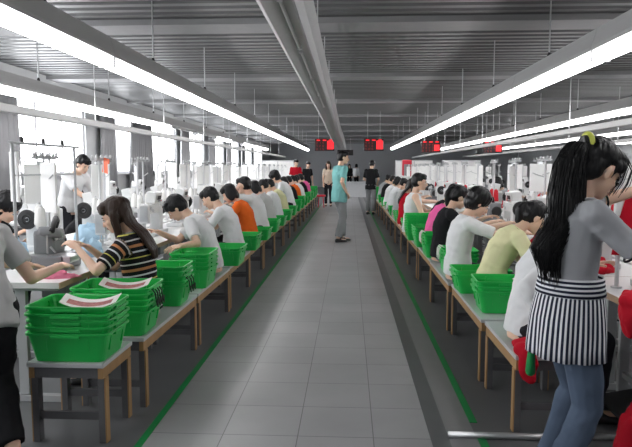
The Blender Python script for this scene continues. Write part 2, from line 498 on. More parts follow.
    if hair == 'long':
        for sg in (1, -1): q.cap(hp_(-.005, sg * .073, .01), P3 + lat * sg * .075 + V((.045, 0, -.02)), .034 * s, .026 * s, hm)
        back = P2 - perp(d1) * .125 * s
        q.loft([(hp_(-.06, 0, .03), HM @ lat * .075 * s, HM @ V((.04, 0, 0)) * s), (NK - V((.055, 0, -.0)) * s, lat * .085 * s, V((.035, 0, 0)) * s),
                (P3 - perp(d2) * .085 * s, lat * .095 * s, perp(d2) * .026 * s), (P2 + d1 * .03 - perp(d1) * .125 * s, lat * .085 * s, perp(d1) * .020 * s), (P2 - d1 * .04 - perp(d1) * .128 * s, lat * .05 * s, perp(d1) * .008)], hm, 18)
    if hair in ('ponytail', 'pony_short'):
        T0_ = hp_(-.118, 0, .045); L_ = .30 if hair == 'ponytail' else .17
        q.ell(T0_, (.028 * s, .028 * s, .028 * s), hm)
        pts = [T0_ + V((-.02, 0, 0)), T0_ + V((-.055, 0, -.04)), T0_ + V((-.06, 0, -.12)), T0_ + V((-.045, 0, -L_))]
        for a_, b_, r0, r1 in zip(pts, pts[1:], (.026, .032, .030), (.032, .030, .010)): q.cap(a_, b_, r0 * s, r1 * s, hm)
    if hair == 'bun':
        q.ell(hp_(-.115, 0, .055), (.042 * s, .048 * s, .042 * s), hm, HM)
    me = remesh(q, min(vox, .009), 3)
    off = V((seed, seed * 2, 0))
    HT = HM.transposed()
    def strands(c):
        l = HT @ (c - HC); a = math.atan2(l.y, l.x) * 6
        return .0045 * noise.noise(V((a, l.z * 5, seed))) + .003 * noise.noise(V((l.x * 60, l.y * 60, l.z * 8)) + off)
    displace(me, strands)
    set_mats(me, [hm]); ho = link('hair', me, root)
    return root, dict(P0=P0, P1=P1, P2=P2, P3=P3, NK=NK, HC=HC, HM=HM, hp=hp_, arms=arms, legs=legs, d2=d2, d1=d1, perp=perp)

ST = attr_stripes('striped_tee', 'band', [(0, (.012, .012, .014)), (.16, (.62, .60, .60)), (.22, (.012, .012, .014)), (.42, (.55, .50, .12)), (.47, (.012, .012, .014)), (.66, (.60, .62, .66)), (.73, (.012, .012, .014)), (.88, (.50, .22, .10))], .155)
M['striped_tee'] = ST

# --- left side of the aisle, facing the left tables
def lw(label, y, shirt, hair, x=-1.31, **k):
    a = dict(lean=10, curve=20, hp=33, z0=.535, s=.955, hands=[(-1.75, y - .15, .84), (-1.74, y + .15, .86)], sleeve=.7, bulk=.95); a.update(k)
    human(label, (x, y), -1, shirt=shirt, hair=hair, **a)
def rw(label, y, shirt, hair, x=1.0, **k):
    a = dict(lean=8, curve=20, hp=33, z0=.535, s=.945, hands=[(1.48, y + .15, .86), (1.48, y - .15, .86)], sleeve=.7, bulk=.95); a.update(k)
    human(label, (x, y), 1, shirt=shirt, hair=hair, **a)
human('person in grey top and black trousers cut off by the left photo edge', (-1.74, 2.72), rz=R(128), z0=.76, seated=False, lean=42, curve=18, side=0, hp=45,
      hands=[(-1.74, 3.33, .85), (-1.62, 3.30, .87)], feet=[(-1.76, 2.66, .085), (-1.60, 2.72, .085)], shirt='light_grey_cotton', trousers='black_cotton', hair='bob', sleeve=.7, vox=.008, detail=True, seed=1, shirt_len=.08, pants_flare=.01, curl=.35, neckfwd=.6)
lw('long-haired young woman in a black tee with coloured stripes, nearest left worker', 3.90, 'striped_tee', 'long', x=-1.36, s=.93, lean=5, curve=10, hp=25, hy=12,
      hands=[(-1.70, 3.70, .92), (-1.72, 3.90, .90)], elbow=[(.1, .8, -.8), None], hair_mat='hair_brown', sleeve=.8, vox=.008, detail=True, seed=2, stripes=True, shirt_len=.03)
lw('boy in white tee bowing low with one hand on the green bins', 5.55, 'white_cotton', 'bowl', x=-1.29, lean=13, curve=24, hp=45, hy=10,
      hands=[(-1.42, 5.02, .765), (-1.75, 5.45, .84)], elbow=[(-.6, .2, -.6), None], female=False, sleeve=.75, vox=.008, detail=True, seed=3, bulk=.97)
lw('black-haired worker in white tee directly behind the bowing boy', 6.85, 'white_cotton', 'short', female=False, vox=.009, seed=4, lean=12)
lw('worker in a plain bright orange tee on the left', 7.90, 'orange_cotton', 'bob', seed=5)
lw('boy in white tee in profile holding a hand up to his face', 8.95, 'white_cotton', 'short', hp=10, hands=[(-1.60, 8.85, 1.16), (-1.74, 9.1, .86)], female=False, seed=6, s=1.04)
lw('dark-haired worker in light grey tee just beyond the profile boy', 10.0, 'light_grey_cotton', 'bob', seed=7)
lw('worker in white tee with hair in a bun on the left', 11.05, 'white_cotton', 'bun', seed=8)
lw('worker in a pale yellow top on the left benches', 12.2, 'pale_yellow', 'short', lean=14, seed=9, sleeve=.8)
lw('big-haired woman in white tee just past the left pale yellow top', 13.4, 'white_cotton', 'big', z0=.62, lean=16, seed=10, s=1.06)
FARL = [(14.6, 'black_cotton', 'bob', 'black top'), (15.7, 'orange_cotton', 'short', 'orange top'), (16.9, 'white_cotton', 'ponytail', 'white tee with ponytail'), (18.2, 'black_cotton', 'short', 'dark tee, short hair'), (19.6, 'pink_cotton', 'big', 'pink top')]
for k, (yy, sh, hr_, w) in enumerate(FARL):
    lw('small distant worker far along the left benches in ' + w, yy, sh, hr_, seed=20 + k, vox=.013)
# --- right side, facing the right tables
rw('person in loose white long sleeves half hidden behind the ponytail girl', 3.46, 'white_cotton', 'bob', x=1.02, hands=[(1.42, 3.60, .85), (1.02, 3.18, .58)], elbow=[None, (-.6, -.4, -.5)], sleeve=1.5, vox=.009, seed=30, s=.96)
rw('worker in pale yellow tee with a short black ponytail on the right', 4.64, 'pale_yellow', 'pony_short', x=1.08, lean=18, curve=20, hp=38, hands=[(1.52, 4.80, .84), (1.50, 4.44, .85)], sleeve=.8, vox=.008, detail=True, seed=31)
rw('worker with a round mop of black hair in a white tee', 5.36, 'white_cotton', 'big', x=.96, lean=2, curve=14, hp=32, female=False, hands=[(1.47, 5.6, .92), (1.48, 5.15, .88)], sleeve=.85, vox=.008, detail=True, seed=32, bulk=1)
rw('woman in black tee with a black ponytail on the right', 6.42, 'black_cotton', 'ponytail', x=.98, lean=4, curve=12, hands=[(1.45, 6.5, .90), (1.45, 6.2, .88)], trousers='grey_trouser', vox=.009, seed=33)
rw('worker in a bright pink top leaning forward on the right', 7.36, 'pink_cotton', 'big', lean=14, seed=34)
rw('dark-haired worker mostly hidden behind the bright pink top', 8.1, 'black_cotton', 'bob', x=1.15, hands=[(1.6, 8.2, .86), (1.6, 7.9, .86)], seed=35)
rw('woman in sleeveless white top sitting upright on the right', 8.95, 'white_cotton', 'short', x=.92, lean=2, curve=6, hp=5, hy=-12, hands=[(1.35, 8.9, .80), (1.30, 8.7, .78)], sleeve=0, seed=36, s=1.05)
rw('worker with long dark hair in a red tee on the right', 10.2, 'red_cotton', 'long', x=.93, lean=3, curve=8, hp=25, seed=37)
rw('worker in light grey tee bowing just beyond the right red tee', 12.0, 'light_grey_cotton', 'bob', x=.96, lean=12, seed=38)
rw('second worker beyond the right red tee, in a white tee', 13.6, 'white_cotton', 'short', x=.94, lean=14, seed=39)
FARR = [(15.2, 'white_cotton', 'bob', 'white tee'), (16.8, 'black_cotton', 'short', 'black tee'), (18.4, 'grey_cotton', 'bun', 'dark grey tee')]
for k, (yy, sh, hr_, w) in enumerate(FARR):
    rw('small distant worker far along the right benches in ' + w, yy, sh, hr_, x=.97, seed=45 + k, vox=.013)
# --- opposite rows, facing the aisle
OPPL = [(5.1, 'black_cotton', 'big', 'person with big dark head bent low behind machines at the left edge', 20, 16), (6.95, 'black_cotton', 'ponytail', 'dark-clothed worker bent over behind the left machines', 42, 28),
        (10.6, 'grey_cotton', 'bob', 'worker in grey behind the left machines, facing the aisle', 20, 20), (13.2, 'pink_cotton', 'bob', 'worker in pink behind the left machines, facing the aisle', 20, 20), (16.0, 'white_cotton', 'short', 'seated worker in white far behind the left machines, facing the aisle', 15, 20)]
for k, (yy, sh, hr_, w, ln, cv) in enumerate(OPPL):
    human(w, (-3.28, yy), 1, lean=ln, curve=cv, hp=35, hands=[(-2.80, yy + .15, .84), (-2.80, yy - .15, .86)], shirt=sh, hair=hr_, sleeve=.7, seed=60 + k, vox=.011)
OPPR = [(7.45, 'green_cotton', 'bob', 'dark-haired worker in green seen under the arm of the ponytail girl'), (9.3, 'white_cotton', 'short', 'worker in white across the right machines, facing the aisle'), (12.4, 'grey_cotton', 'bob', 'worker in grey across the right machines, facing the aisle'), (15.5, 'black_cotton', 'short', 'worker in black across the right machines, facing the aisle')]
for k, (yy, sh, hr_, w) in enumerate(OPPR):
    human(w, (3.22, yy), -1, lean=12, curve=16, hp=25, hands=[(2.72, yy + .15, .84), (2.72, yy - .15, .86)], shirt=sh, hair=hr_, sleeve=.7, seed=70 + k, vox=.011)
# seats of the workers facing the aisle
for k, (x, y) in enumerate([(-3.28, q_[0]) for q_ in OPPL] + [(3.22, q_[0]) for q_ in OPPR]):
    r = empty('stool', (x, y, 0)); tag(r, 'plain wooden stool under a worker behind the machines', 'stool', 'stools behind the machines')
    q = MB(); q.box((0, 0, .405), (.34, .34, .03), M['wood'], bev=.005); q.build('seat', r)
    for sx in (-1, 1):
        for sy in (-1, 1):
            q = MB(); q.box((sx * .14, sy * .14, .195), (.035, .035, .39), M['wood']); q.build('leg', r)
# --- standing people
human('man in teal polo and grey trousers standing in the aisle, hand at his hip', (-.185, 11.6), rz=R(28), z0=.935, seated=False, lean=0, curve=6, hp=6, hy=-22, hands=[(.16, .18, .90, 0), (.05, -.20, .97, 0)], elbow=[None, (-1, -.8, -.1)],
      feet=[(.09, .05, .085, 0), (-.06, -.08, .085, 0)], shirt='teal_cotton', trousers='grey_trouser', hair='short', female=False, sleeve=.75, s=1.045, vox=.008, detail=True, seed=80, shirt_len=.12, pants_flare=.02, neckfwd=.2, bulk=1.12)
human('man in dark shirt and grey trousers standing by the far right benches', (.66, 18.6), rz=R(70), z0=.895, seated=False, lean=5, curve=5, hp=25, hands=[(.25, .1, 1.0, 0), (.22, -.14, .95, 0)], shirt='black_cotton', trousers='grey_trouser', hair='short', female=False, sleeve=.8, s=1.0, vox=.011, seed=81, shirt_len=.1, pants_flare=.02)
human('woman with long brown hair in a peach top walking in the far aisle', (-.76, 22.6), rz=R(-90), z0=.895, seated=False, lean=2, curve=2, hp=10, shirt='cream_cotton', trousers='dark_trouser', hair='long', hair_mat='hair_brown', sleeve=.7, vox=.012, seed=82)
human('person in black standing beside the far left bench end', (-1.62, 23.6), rz=R(-60), z0=.895, seated=False, lean=2, curve=2, hp=15, shirt='black_cotton', trousers='black_cotton', hair='short', sleeve=.8, vox=.012, seed=83)
human('person in a red tee standing beyond the far left tables', (-1.95, 22.2), rz=R(-70), z0=.93, seated=False, lean=2, curve=2, hp=15, shirt='red_cotton', hair='short', sleeve=.8, vox=.012, seed=84, s=1.05)
human('person in white standing behind the left tables before the nearest bright window', (-3.8, 8.05), rz=R(-25), z0=.895, seated=False, lean=18, curve=14, hp=30, hands=[(-3.3, 8.05, .95), (-3.3, 7.75, .95)], shirt='white_cotton', hair='short', female=False, sleeve=.8, vox=.011, seed=85)
for k, (x, y) in enumerate([(.03, 43.0), (.48, 42.0)]):
    human(['tiny figure in all black at the far end of the hall', 'tiny figure in a white top at the far end of the hall'][k], (x, y), rz=R(-90 + k * 160), z0=.895, seated=False, lean=2, curve=2, hp=10, shirt=['black_cotton', 'white_cotton'][k], trousers='black_cotton', hair=['long', 'bob'][k], sleeve=1.5, vox=.016, seed=86 + k, s=1.04)

# --- the girl with the long ponytail
g, J = human('girl with very long black ponytail, grey tee and striped apron standing at the right', (.93, 2.60), rz=R(8), z0=.82, seated=False, lean=1, curve=6, side=0, hp=32, hy=4,
      hands=[(1.40, 2.87, 1.34), (1.38, 2.50, 1.02)], elbow=[(.2, .9, -.25), (-.1, -.7, -1)], feet=[(.90, 2.72, .085), (.85, 2.48, .085)], shirt='grey_cotton', trousers='denim', hair='up', sleeve=.82, s=.94, vox=.007, detail=True, seed=90, shirt_len=.02, curl=.4, neckfwd=.35)
HMg, HCg, hpg = J['HM'], J['HC'], J['hp']
# apron of navy and white stripes: a skirt panel with folds, and a banded waist
M['apron_stripe'] = attr_stripes('apron_stripe', 'band', [(0, (.74, .75, .78)), (.46, (.02, .024, .045))], 1.0)
def skirt(P, rings, name, amp, N_=144, bands=None, attr='ang', nper=46, th=.004):
    mb = MB(); rs = []; at = []
    for i, (z, cx, a, b_, f) in enumerate(rings):
        ring = []
        for j in range(N_):
            q_ = 2 * PI * j / N_
            fold = 1 + f * amp * (math.sin(q_ * 11 + .8 * math.sin(q_ * 3)) * .6 + math.sin(q_ * 5 + 1) * .5)
            ring.append(V((cx + a * fold * math.cos(q_), b_ * fold * math.sin(q_), z)))
        rs.append(ring)
    inner = [[V((p.x * (1 - .0) - (p.x - r_[1]) * .03, p.y * .97, p.z)) for p in ring] for ring, r_ in zip(rs, rings)]
    allr = rs + inner[::-1]
    mb.rings(allr, M['apron_stripe'], close=False, loop=True)
    me = mb.mesh(name, True)
    a_ = me.attributes.new('band', 'FLOAT', 'POINT')
    vals = []
    for k, ring in enumerate(allr):
        for j in range(N_):
            vals.append((j / N_ * nper + .35 * math.sin(j / N_ * 2 * PI * 3)) if attr == 'ang' else ring[j].z / .0185 + 100)
    a_.data.foreach_set('value', vals)
    return me
zc = J['P0'].z
me = skirt(None, [(zc + .085, .010, .130, .152, .0), (zc + .05, .008, .138, .160, .1), (zc - .02, .004, .148, .172, .35), (zc - .08, .002, .152, .178, .7), (zc - .14, .0, .154, .181, 1.0), (zc - .185, .0, .156, .183, 1.2)], 'apron_skirt', .045)
link('apron_skirt', me, g)
me = skirt(None, [(zc + .150, .012, .126, .144, 0), (zc + .11, .010, .132, .150, 0), (zc + .075, .010, .136, .158, .0)], 'apron_waistband', 0, attr='z'); link('apron_waistband', me, g)
q = MB(); q.cap((-.125, .055, zc - .20), (-.12, .07, zc - .29), .016, .022, M['tape'], 10); o = q.build('green_cloth', g, smooth=True)
# hair: crown swept back, tied high, long tail of strands
q = MB(); hm = M['hair']
T = hpg(-.115, 0, .075)
q.ell(hpg(-.045, 0, .056), (.096, .080, .080), hm, HMg); q.ell(hpg(.03, 0, .085), (.062, .066, .032), hm, HMg); q.ell(hpg(.066, 0, .055), (.024, .055, .030), hm, HMg)
q.cap(hpg(-.05, 0, .08), T, .06, .030, hm)
q.cap(hpg(-.075, 0, .0), T, .045, .028, hm)
q.ell(hpg(-.062, 0, -.02), (.052, .070, .072), hm, HMg)
for sg in (1, -1):
    q.ell(hpg(-.045, sg * .050, .005), (.040, .032, .060), hm, HMg); q.ell(hpg(.035, sg * .058, .045), (.036, .020, .030), hm, HMg); q.ell(hpg(.024, sg * .068, .012), (.010, .010, .034), hm, HMg)
eq = MB()
for sg in (1, -1):
    eq.ell(hpg(-.002, sg * .080, -.012), (.016, .009, .028), M['skin'], HMg, n=12, k=8); eq.ell(hpg(.004, sg * .087, -.012), (.007, .004, .015), M['skin_tan'], HMg, n=10, k=6)
join(g.data, eq)
p3, p2, p1 = J['P3'], J['P2'], J['P1']
path = [T, T + V((-.045, -.01, .0)), T + V((-.085, -.02, -.07)), V((T.x - .115, -.045, p3.z + .01)), V((T.x - .115, -.06, p2.z + .06)), V((p2.x - .150, -.075, p2.z - .05)), V((p1.x - .125, -.08, p1.z + .02))]
wid = [.026, .038, .060, .074, .078, .066, .040]; dep = [.026, .036, .042, .044, .042, .034, .018]
q.loft([(p, V((0, 0, 0)) + (V((1, 0, -.2)).normalized() if i > 1 else V((.3, 0, 1)).normalized()) * w, V((0, 1, 0)) * d_) for i, (p, w, d_) in enumerate(zip(path, wid, dep))], hm, 18)
me = remesh(q, .007, 3)
displace(me, lambda c: .006 * noise.noise(V((c.x * 45, c.y * 45, c.z * 5))))
set_mats(me, [hm])
ex = MB(); rr = random.Random(3)
def along(t_):
    f = t_ * (len(path) - 1); i = min(int(f), len(path) - 2); u = f - i
    return path[i].lerp(path[i + 1], u), wid[i] * (1 - u) + wid[i + 1] * u, dep[i] * (1 - u) + dep[i + 1] * u
for k in range(260):
    a = rr.uniform(0, 2 * PI); ra = rr.uniform(.75, 1.10); tend = rr.uniform(.80, 1.12); pts = []
    for j in range(9):
        t_ = .16 + (tend - .16) * j / 8; c, w, d_ = along(min(t_, 1)); 
        if t_ > 1: c = c + V((.01, 0, -(t_ - 1) * .6))
        sp = max(w, .045) if t_ > .8 else w
        pts.append(c + V((1, 0, -.2)).normalized() * math.cos(a) * sp * ra + V((0, 1, 0)) * math.sin(a) * max(d_, .02) * ra + V((rr.uniform(-.002, .002), 0, 0)))
    ex.tube(pts, .0026, hm, 4, r1=.0012)
for k in range(46):                                   # wisps falling past the temple and forehead
    y_ = rr.uniform(-.075, .06); x_ = rr.uniform(.04, .088); L_ = rr.uniform(.07, .15)
    p0 = hpg(x_ - .03, y_ * .8, .095); p1 = hpg(x_ + .018, y_, .060); p2 = hpg(x_ + .030, y_ * 1.05, .0); p3 = hpg(x_ + .026, y_ * 1.08, -L_ * .5)
    ex.tube([p0, p1, p2, p3], .0030, hm, 4, r1=.0010)
join(me, ex); link('ponytail', me, g)
q = MB(); ring = []
for j in range(21):
    a = 2 * PI * j / 20; ax = (path[1] - path[0]).normalized(); u_ = V((0, 1, 0)); w_ = ax.cross(u_)
    ring.append(T + ax * .008 + (u_ * math.cos(a) + w_ * math.sin(a)) * .036)
q.tube(ring, .013, M['yellow_plastic'], 8); q.build('hair_tie', g, smooth=True)
# black stripes at the side of her tee and dark sleeve hems
q = MB()
S_, E_, W2_, _ = J['arms'][1]
for (S_, E_, W2_, sg_) in J['arms']:
    c = S_.lerp(E_, .82); t_ = (E_ - S_).normalized(); a_ = t_.orthogonal().normalized(); b_ = t_.cross(a_)
    q.tube([c + (a_ * math.cos(2 * PI * j / 18) + b_ * math.sin(2 * PI * j / 18)) * .0585 for j in range(20)], .005, M['black_cotton'], 6)
q.build('sleeve_hem', g, smooth=True)
# ------------------------------------------------------------------ the hall
XL, XR, Y0, Y1, ZC = -6.0, 12.5, -2.5, 46.0, 3.24
def floor_material():
    m = bpy.data.materials.new('aisle_tile')
    nt, N, L, b = nodes_of(m)
    tc = N.new('ShaderNodeTexCoord'); mp = N.new('ShaderNodeMapping')
    mp.inputs['Location'].default_value = (0.265, 0.1, 0)
    L.new(tc.outputs['Object'], mp.inputs['Vector'])
    br = N.new('ShaderNodeTexBrick')
    br.offset = 0.0; br.inputs['Scale'].default_value = 1.0
    br.inputs['Mortar Size'].default_value = 0.0028; br.inputs['Mortar Smooth'].default_value = 0.2
    br.inputs['Brick Width'].default_value = 0.4; br.inputs['Row Height'].default_value = 0.4
    br.inputs['Color1'].default_value = (0.35, 0.355, 0.36, 1); br.inputs['Color2'].default_value = (0.31, 0.315, 0.32, 1)
    br.inputs['Mortar'].default_value = (0.13, 0.13, 0.13, 1)
    L.new(mp.outputs[0], br.inputs['Vector'])
    nz = N.new('ShaderNodeTexNoise'); nz.inputs['Scale'].default_value = 1.3; nz.inputs['Detail'].default_value = 6
    L.new(tc.outputs['Object'], nz.inputs['Vector'])
    cr = N.new('ShaderNodeValToRGB'); cr.color_ramp.elements[0].position = .3; cr.color_ramp.elements[0].color = (.84, .84, .84, 1)
    cr.color_ramp.elements[1].position = .7; cr.color_ramp.elements[1].color = (1.06, 1.06, 1.06, 1)
    L.new(nz.outputs['Fac'], cr.inputs[0])
    mx = N.new('ShaderNodeMix'); mx.data_type = 'RGBA'; mx.blend_type = 'MULTIPLY'; mx.inputs['Factor'].default_value = 1
    L.new(br.outputs['Color'], mx.inputs['A']); L.new(cr.outputs[0], mx.inputs['B']); L.new(mx.outputs['Result'], b.inputs['Base Color'])
    b.inputs['Roughness'].default_value = 0.36; b.inputs['Specular IOR Level'].default_value = 0.5
    bp = N.new('ShaderNodeBump'); bp.inputs['Strength'].default_value = .2; bp.inputs['Distance'].default_value = .002; bp.invert = True
    L.new(br.outputs['Fac'], bp.inputs['Height']); L.new(bp.outputs[0], b.inputs['Normal'])
    return m
M['tile'] = floor_material()
M['floor_dark'] = mat('workshop_floor', (0.115, 0.118, 0.122), rough=0.5, var=0.15, vscale=2)
M['floor_mid'] = mat('floor_border', (0.20, 0.20, 0.205), rough=0.45, var=0.12, vscale=3)
M['strip'] = mat('dark_strip', (0.10, 0.105, 0.11), rough=0.4, var=0.15, vscale=3)
M['wall'] = mat('wall_paint', (0.55, 0.56, 0.57), rough=0.8, var=0.04, vscale=2)
M['wall_far'] = mat('far_wall_paint', (0.42, 0.43, 0.45), rough=0.8, var=0.05)
M['ceiling'] = mat('corrugated_steel', (0.155, 0.158, 0.16), rough=0.42, metal=0.25, var=0.10, vscale=.7)
M['beam'] = mat('beam_paint', (0.27, 0.27, 0.275), rough=0.6, var=0.08)

def struct(o): return tag(o, kind='structure')
b = MB(); b.box(((XL + XR) / 2, (Y0 + Y1) / 2, -.1), (XR - XL + .4, Y1 - Y0 + .4, .2), M['floor_dark']); struct(b.build('floor'))
b = MB(); b.box(((-1.05 + .435) / 2, (Y0 + Y1) / 2, .002), (.435 + 1.05, Y1 - Y0 - .02, .004), M['tile']); struct(b.build('trim_1'))
b = MB(); b.box((.483, (Y0 + Y1) / 2, .003), (.095, Y1 - Y0 - .02, .006), M['strip']); struct(b.build('trim_2'))
b = MB(); b.box((.605, (Y0 + Y1) / 2, .002), (.149, Y1 - Y0 - .02, .004), M['floor_mid']); struct(b.build('trim_3'))
b = MB(); b.box((-1.072, 12, .0015), (.04, 24, .003), M['tape']); tag(b.build('floor_tape'), 'green floor tape along the left edge of the tiled aisle', 'tape')
b = MB(); b.box((.702, 13.68, .0015), (.043, 20.7, .003), M['tape']); tag(b.build('floor_tape'), 'long green floor tape along the right side of the aisle', 'tape')
b = MB(); b.box((.703, 2.55, .0015), (.043, 1.2, .003), M['tape']); tag(b.build('floor_tape'), 'short green tape piece before the metal tube on the right', 'tape')
b = MB(); b.tube([(.53, 3.13, .018), (.97, 3.13, .018), (1.5, 3.15, .018)], .017, M['steel'], 12)
tag(b.build('metal_tube', smooth=True), 'shiny steel tube lying across the green tape on the floor', 'tube')

# corrugated ceiling, ridges run across the hall
b = MB(); P = .24; y = Y0; prof = []
while y < Y1 + .1:
    prof += [(y, ZC), (y + .11, ZC), (y + .14, ZC + .06), (y + .21, ZC + .06)]; y += P
vs = []; fs = []
for (yy, z) in prof: vs += [(XL - .1, yy, z), (XR + .1, yy, z)]
for i in range(len(prof) - 1): fs.append((2 * i, 2 * i + 2, 2 * i + 3, 2 * i + 1))
o = len(vs); vs += [(XL - .1, Y0, ZC + .2), (XR + .1, Y0, ZC + .2), (XL - .1, Y1 + .2, ZC + .2), (XR + .1, Y1 + .2, ZC + .2)]
fs.append((o, o + 1, o + 3, o + 2))
b.add(vs, fs, M['ceiling']); struct(b.build('ceiling'))
for k, yy in enumerate([1.2, 5.6, 10.0, 14.4, 18.8, 23.2, 27.6, 32.0, 36.4, 40.8]):
    b = MB(); b.box((3.25, yy + 2.2, ZC - .035), (18.5, .5, .07), M['beam']); struct(b.build('trim_%d' % (k + 4)))

b = MB(); b.box(((XL + XR) / 2, Y1 + .1, ZC / 2), (XR - XL + .4, .2, ZC), M['wall_far']); struct(b.build('wall_far'))
b = MB(); b.box((XR + .1, (Y0 + Y1) / 2, ZC / 2), (.2, Y1 - Y0, ZC), M['wall']); struct(b.build('wall_right'))
b = MB(); b.box(((XL + XR) / 2, Y0 - .1, ZC / 2), (XR - XL + .4, .2, ZC), M['wall']); struct(b.build('wall_back'))
# window wall on the left
WZ0, WZ1 = 1.28, 2.95
wins = [(-1.6, 1.6), (2.3, 5.4), (6.2, 9.6), (10.5, 13.7), (14.9, 17.4), (18.4, 21.0), (22.0, 25.0), (26.0, 29.0), (30.0, 33.0), (34.0, 37.5), (38.5, 42.0)]  # openings nearer than the first curtain are unseen, added for their daylight
b = MB(); mid = (Y0 + Y1) / 2
b.box((XL - .1, mid, WZ0 / 2), (.2, Y1 - Y0, WZ0), M['wall'])
b.box((XL - .1, mid, (WZ1 + ZC) / 2), (.2, Y1 - Y0, ZC - WZ1), M['wall'])
e = Y0
for a, c in wins + [(Y1, Y1)]:
    if a > e: b.box((XL - .1, (e + a) / 2, (WZ0 + WZ1) / 2), (.2, a - e, WZ1 - WZ0), M['wall'])
    e = c
struct(b.build('wall_left'))
gl = bpy.data.materials.new('window_glass'); nt, N, L, pb = nodes_of(gl)
tr = N.new('ShaderNodeBsdfTransparent'); gs = N.new('ShaderNodeBsdfGlossy'); gs.inputs['Roughness'].default_value = .03
mx = N.new('ShaderNodeMixShader'); mx.inputs[0].default_value = .06
L.new(tr.outputs[0], mx.inputs[1]); L.new(gs.outputs[0], mx.inputs[2]); L.new(mx.outputs[0], N['Material Output'].inputs[0])
for k, (a, c) in enumerate(wins):
    w = empty('window_%d' % (k + 1), (XL - .08, (a + c) / 2, WZ0)); struct(w)
    W, H = c - a, WZ1 - WZ0
    f = MB()
    for y in (-W / 2 + .03, -W / 6, W / 6, W / 2 - .03): f.box((0, y, H / 2), (.06, .06, H), M['frame_white'])
    for z in (.03, H - .03): f.box((0, 0, z), (.055, W - .005, .06), M['frame_white'])
    f.build('window_frame', w)
    g = MB(); g.box((0, 0, H / 2), (.006, W - .02, H - .02), gl); g.build('pane', w)
    s_ = MB(); s_.box((.13, 0, -.015), (.14, W + .1, .03), M['frame_white']); s_.build('window_sill', w)

def curtain(yc, w, z0, z1, lab):
    m = MB(); n = int(w * 26) + 8; rs = []
    f = []; bk = []
    for i in range(n + 1):
        y = -w / 2 + w * i / n; x = .035 * math.sin(y * 38) + .012 * math.sin(y * 90)
        f.append((x, y)); bk.append((x - .008, y))
    loop = f + bk[::-1]
    rings = []
    for z, sp in ((z0, 1.12), (z0 + .5 * (z1 - z0), 1.0), (z1, .85)):
        rings.append([V((p[0], p[1] * sp, z)) for p in loop])
    m.rings(rings, M['curtain_cloth'], close=True)
    o = m.build('curtain', loc=(XL + .16, yc, 0), smooth=True)
    tag(o, lab, 'curtain', 'grey curtains on the window wall')
CUR = [(10.15, .9, 'grey curtain at the left edge of the photo beside the nearest window'),
       (14.6, .8, 'grey curtain just past the nearest bright window'), (17.0, 1.7, 'wide grey curtain covering half of the second bright window'),
       (21.6, 1.2, 'grey curtain drawn open past the third bright window'), (25.9, 1.3, 'grey curtain between the fourth and fifth bright windows'),
       (29.6, 1.3, 'distant grey curtain, second farthest on the window wall'), (33.6, 1.2, 'farthest grey curtain on the window wall')]
for y, w, l in CUR: curtain(y, w, .85, 3.05, l)

# ------------------------------------------------------------------ lamps
def make_light(L_, on=True):
    r = empty('ceiling_light')
    h = MB()   # trough: narrow spine with flared reflector skirts
    prof = [(-.04, .27), (.04, .27), (.05, .22), (.082, .12), (.082, .088), (-.082, .088), (-.082, .12), (-.05, .22)]
    h.rings([[V((x, y, z)) for x, z in prof] for y in (-L_ / 2 + .005, L_ / 2 - .005)], M['housing_light'])
    h.build('housing', r)
    d = MB()
    if on: d.box((0, 0, .044), (.13, L_ - .04, .088), M['lamp'], bev=.03)
    else:
        d.tube([(0, -L_ / 2 + .02, .066), (0, L_ / 2 - .02, .066)], .020, M['tube_off'], 10)
    d.build('diffuser' if on else 'tube', r)
    for sy in (-1, 1):
        e = MB(); e.box((0, sy * (L_ / 2 - .010), .043), (.145, .018, .09), M['frame_white']); e.build('end_cap', r)
    return r
def rod_part(parent, y, z0, top):
    q = MB(); q.tube([(0, y, z0), (0, y, top)], .008, M['steel'], 6)
    q.lathe([(.0, z0 - .0), (.022, z0), (.022, z0 + .02), (.012, z0 + .05), (0.001, z0 + .05)], (0, y, 0), M['black_rubber'], 8)
    q.build('suspension_rod', parent)
SEG = 2.46
ROWS = [(-2.2, 2.33, 0.6, 13, 'left worktables', 'all'), (2.08, 2.30, 0.35, 12, 'right worktables', 'all'),
        (-4.25, 2.33, 2.0, 12, 'second table row on the left', 'part'), (4.7, 2.33, 1.8, 12, 'second table row on the right', 'all'),
        (7.6, 2.33, 7.0, 10, 'third table row on the right', 'all'), (10.4, 2.33, 9.0, 8, 'fourth table row on the right', 'all')]
protos = {}
for (x, z, y0, n, nm, mode) in ROWS:
    for i in range(n):
        on = not (mode == 'part' and i in (5, 6, 8))
        key = on
        if key not in protos:
            protos[key] = make_light(SEG, on); rod_part(protos[key], 0.1, .27, ZC + .05 - 2.33); r = protos[key]; r.location = (x, y0 + SEG * (i + .5), z)
        else:
            r = copy_tree(protos[key], None, (x, y0 + SEG * (i + .5), z))
        if z != 2.33:
            for c in r.children:
                if c.name.startswith('suspension_rod'): c.scale = (1, 1, 1.0); c.location = (0, 0, 0)
        tag(r, '%s strip light, %s from the camera, over the %s' % ('lit' if on else 'unlit', 'first' if i == 0 else ORD[i], nm), 'ceiling light', 'strip lights over the ' + nm)

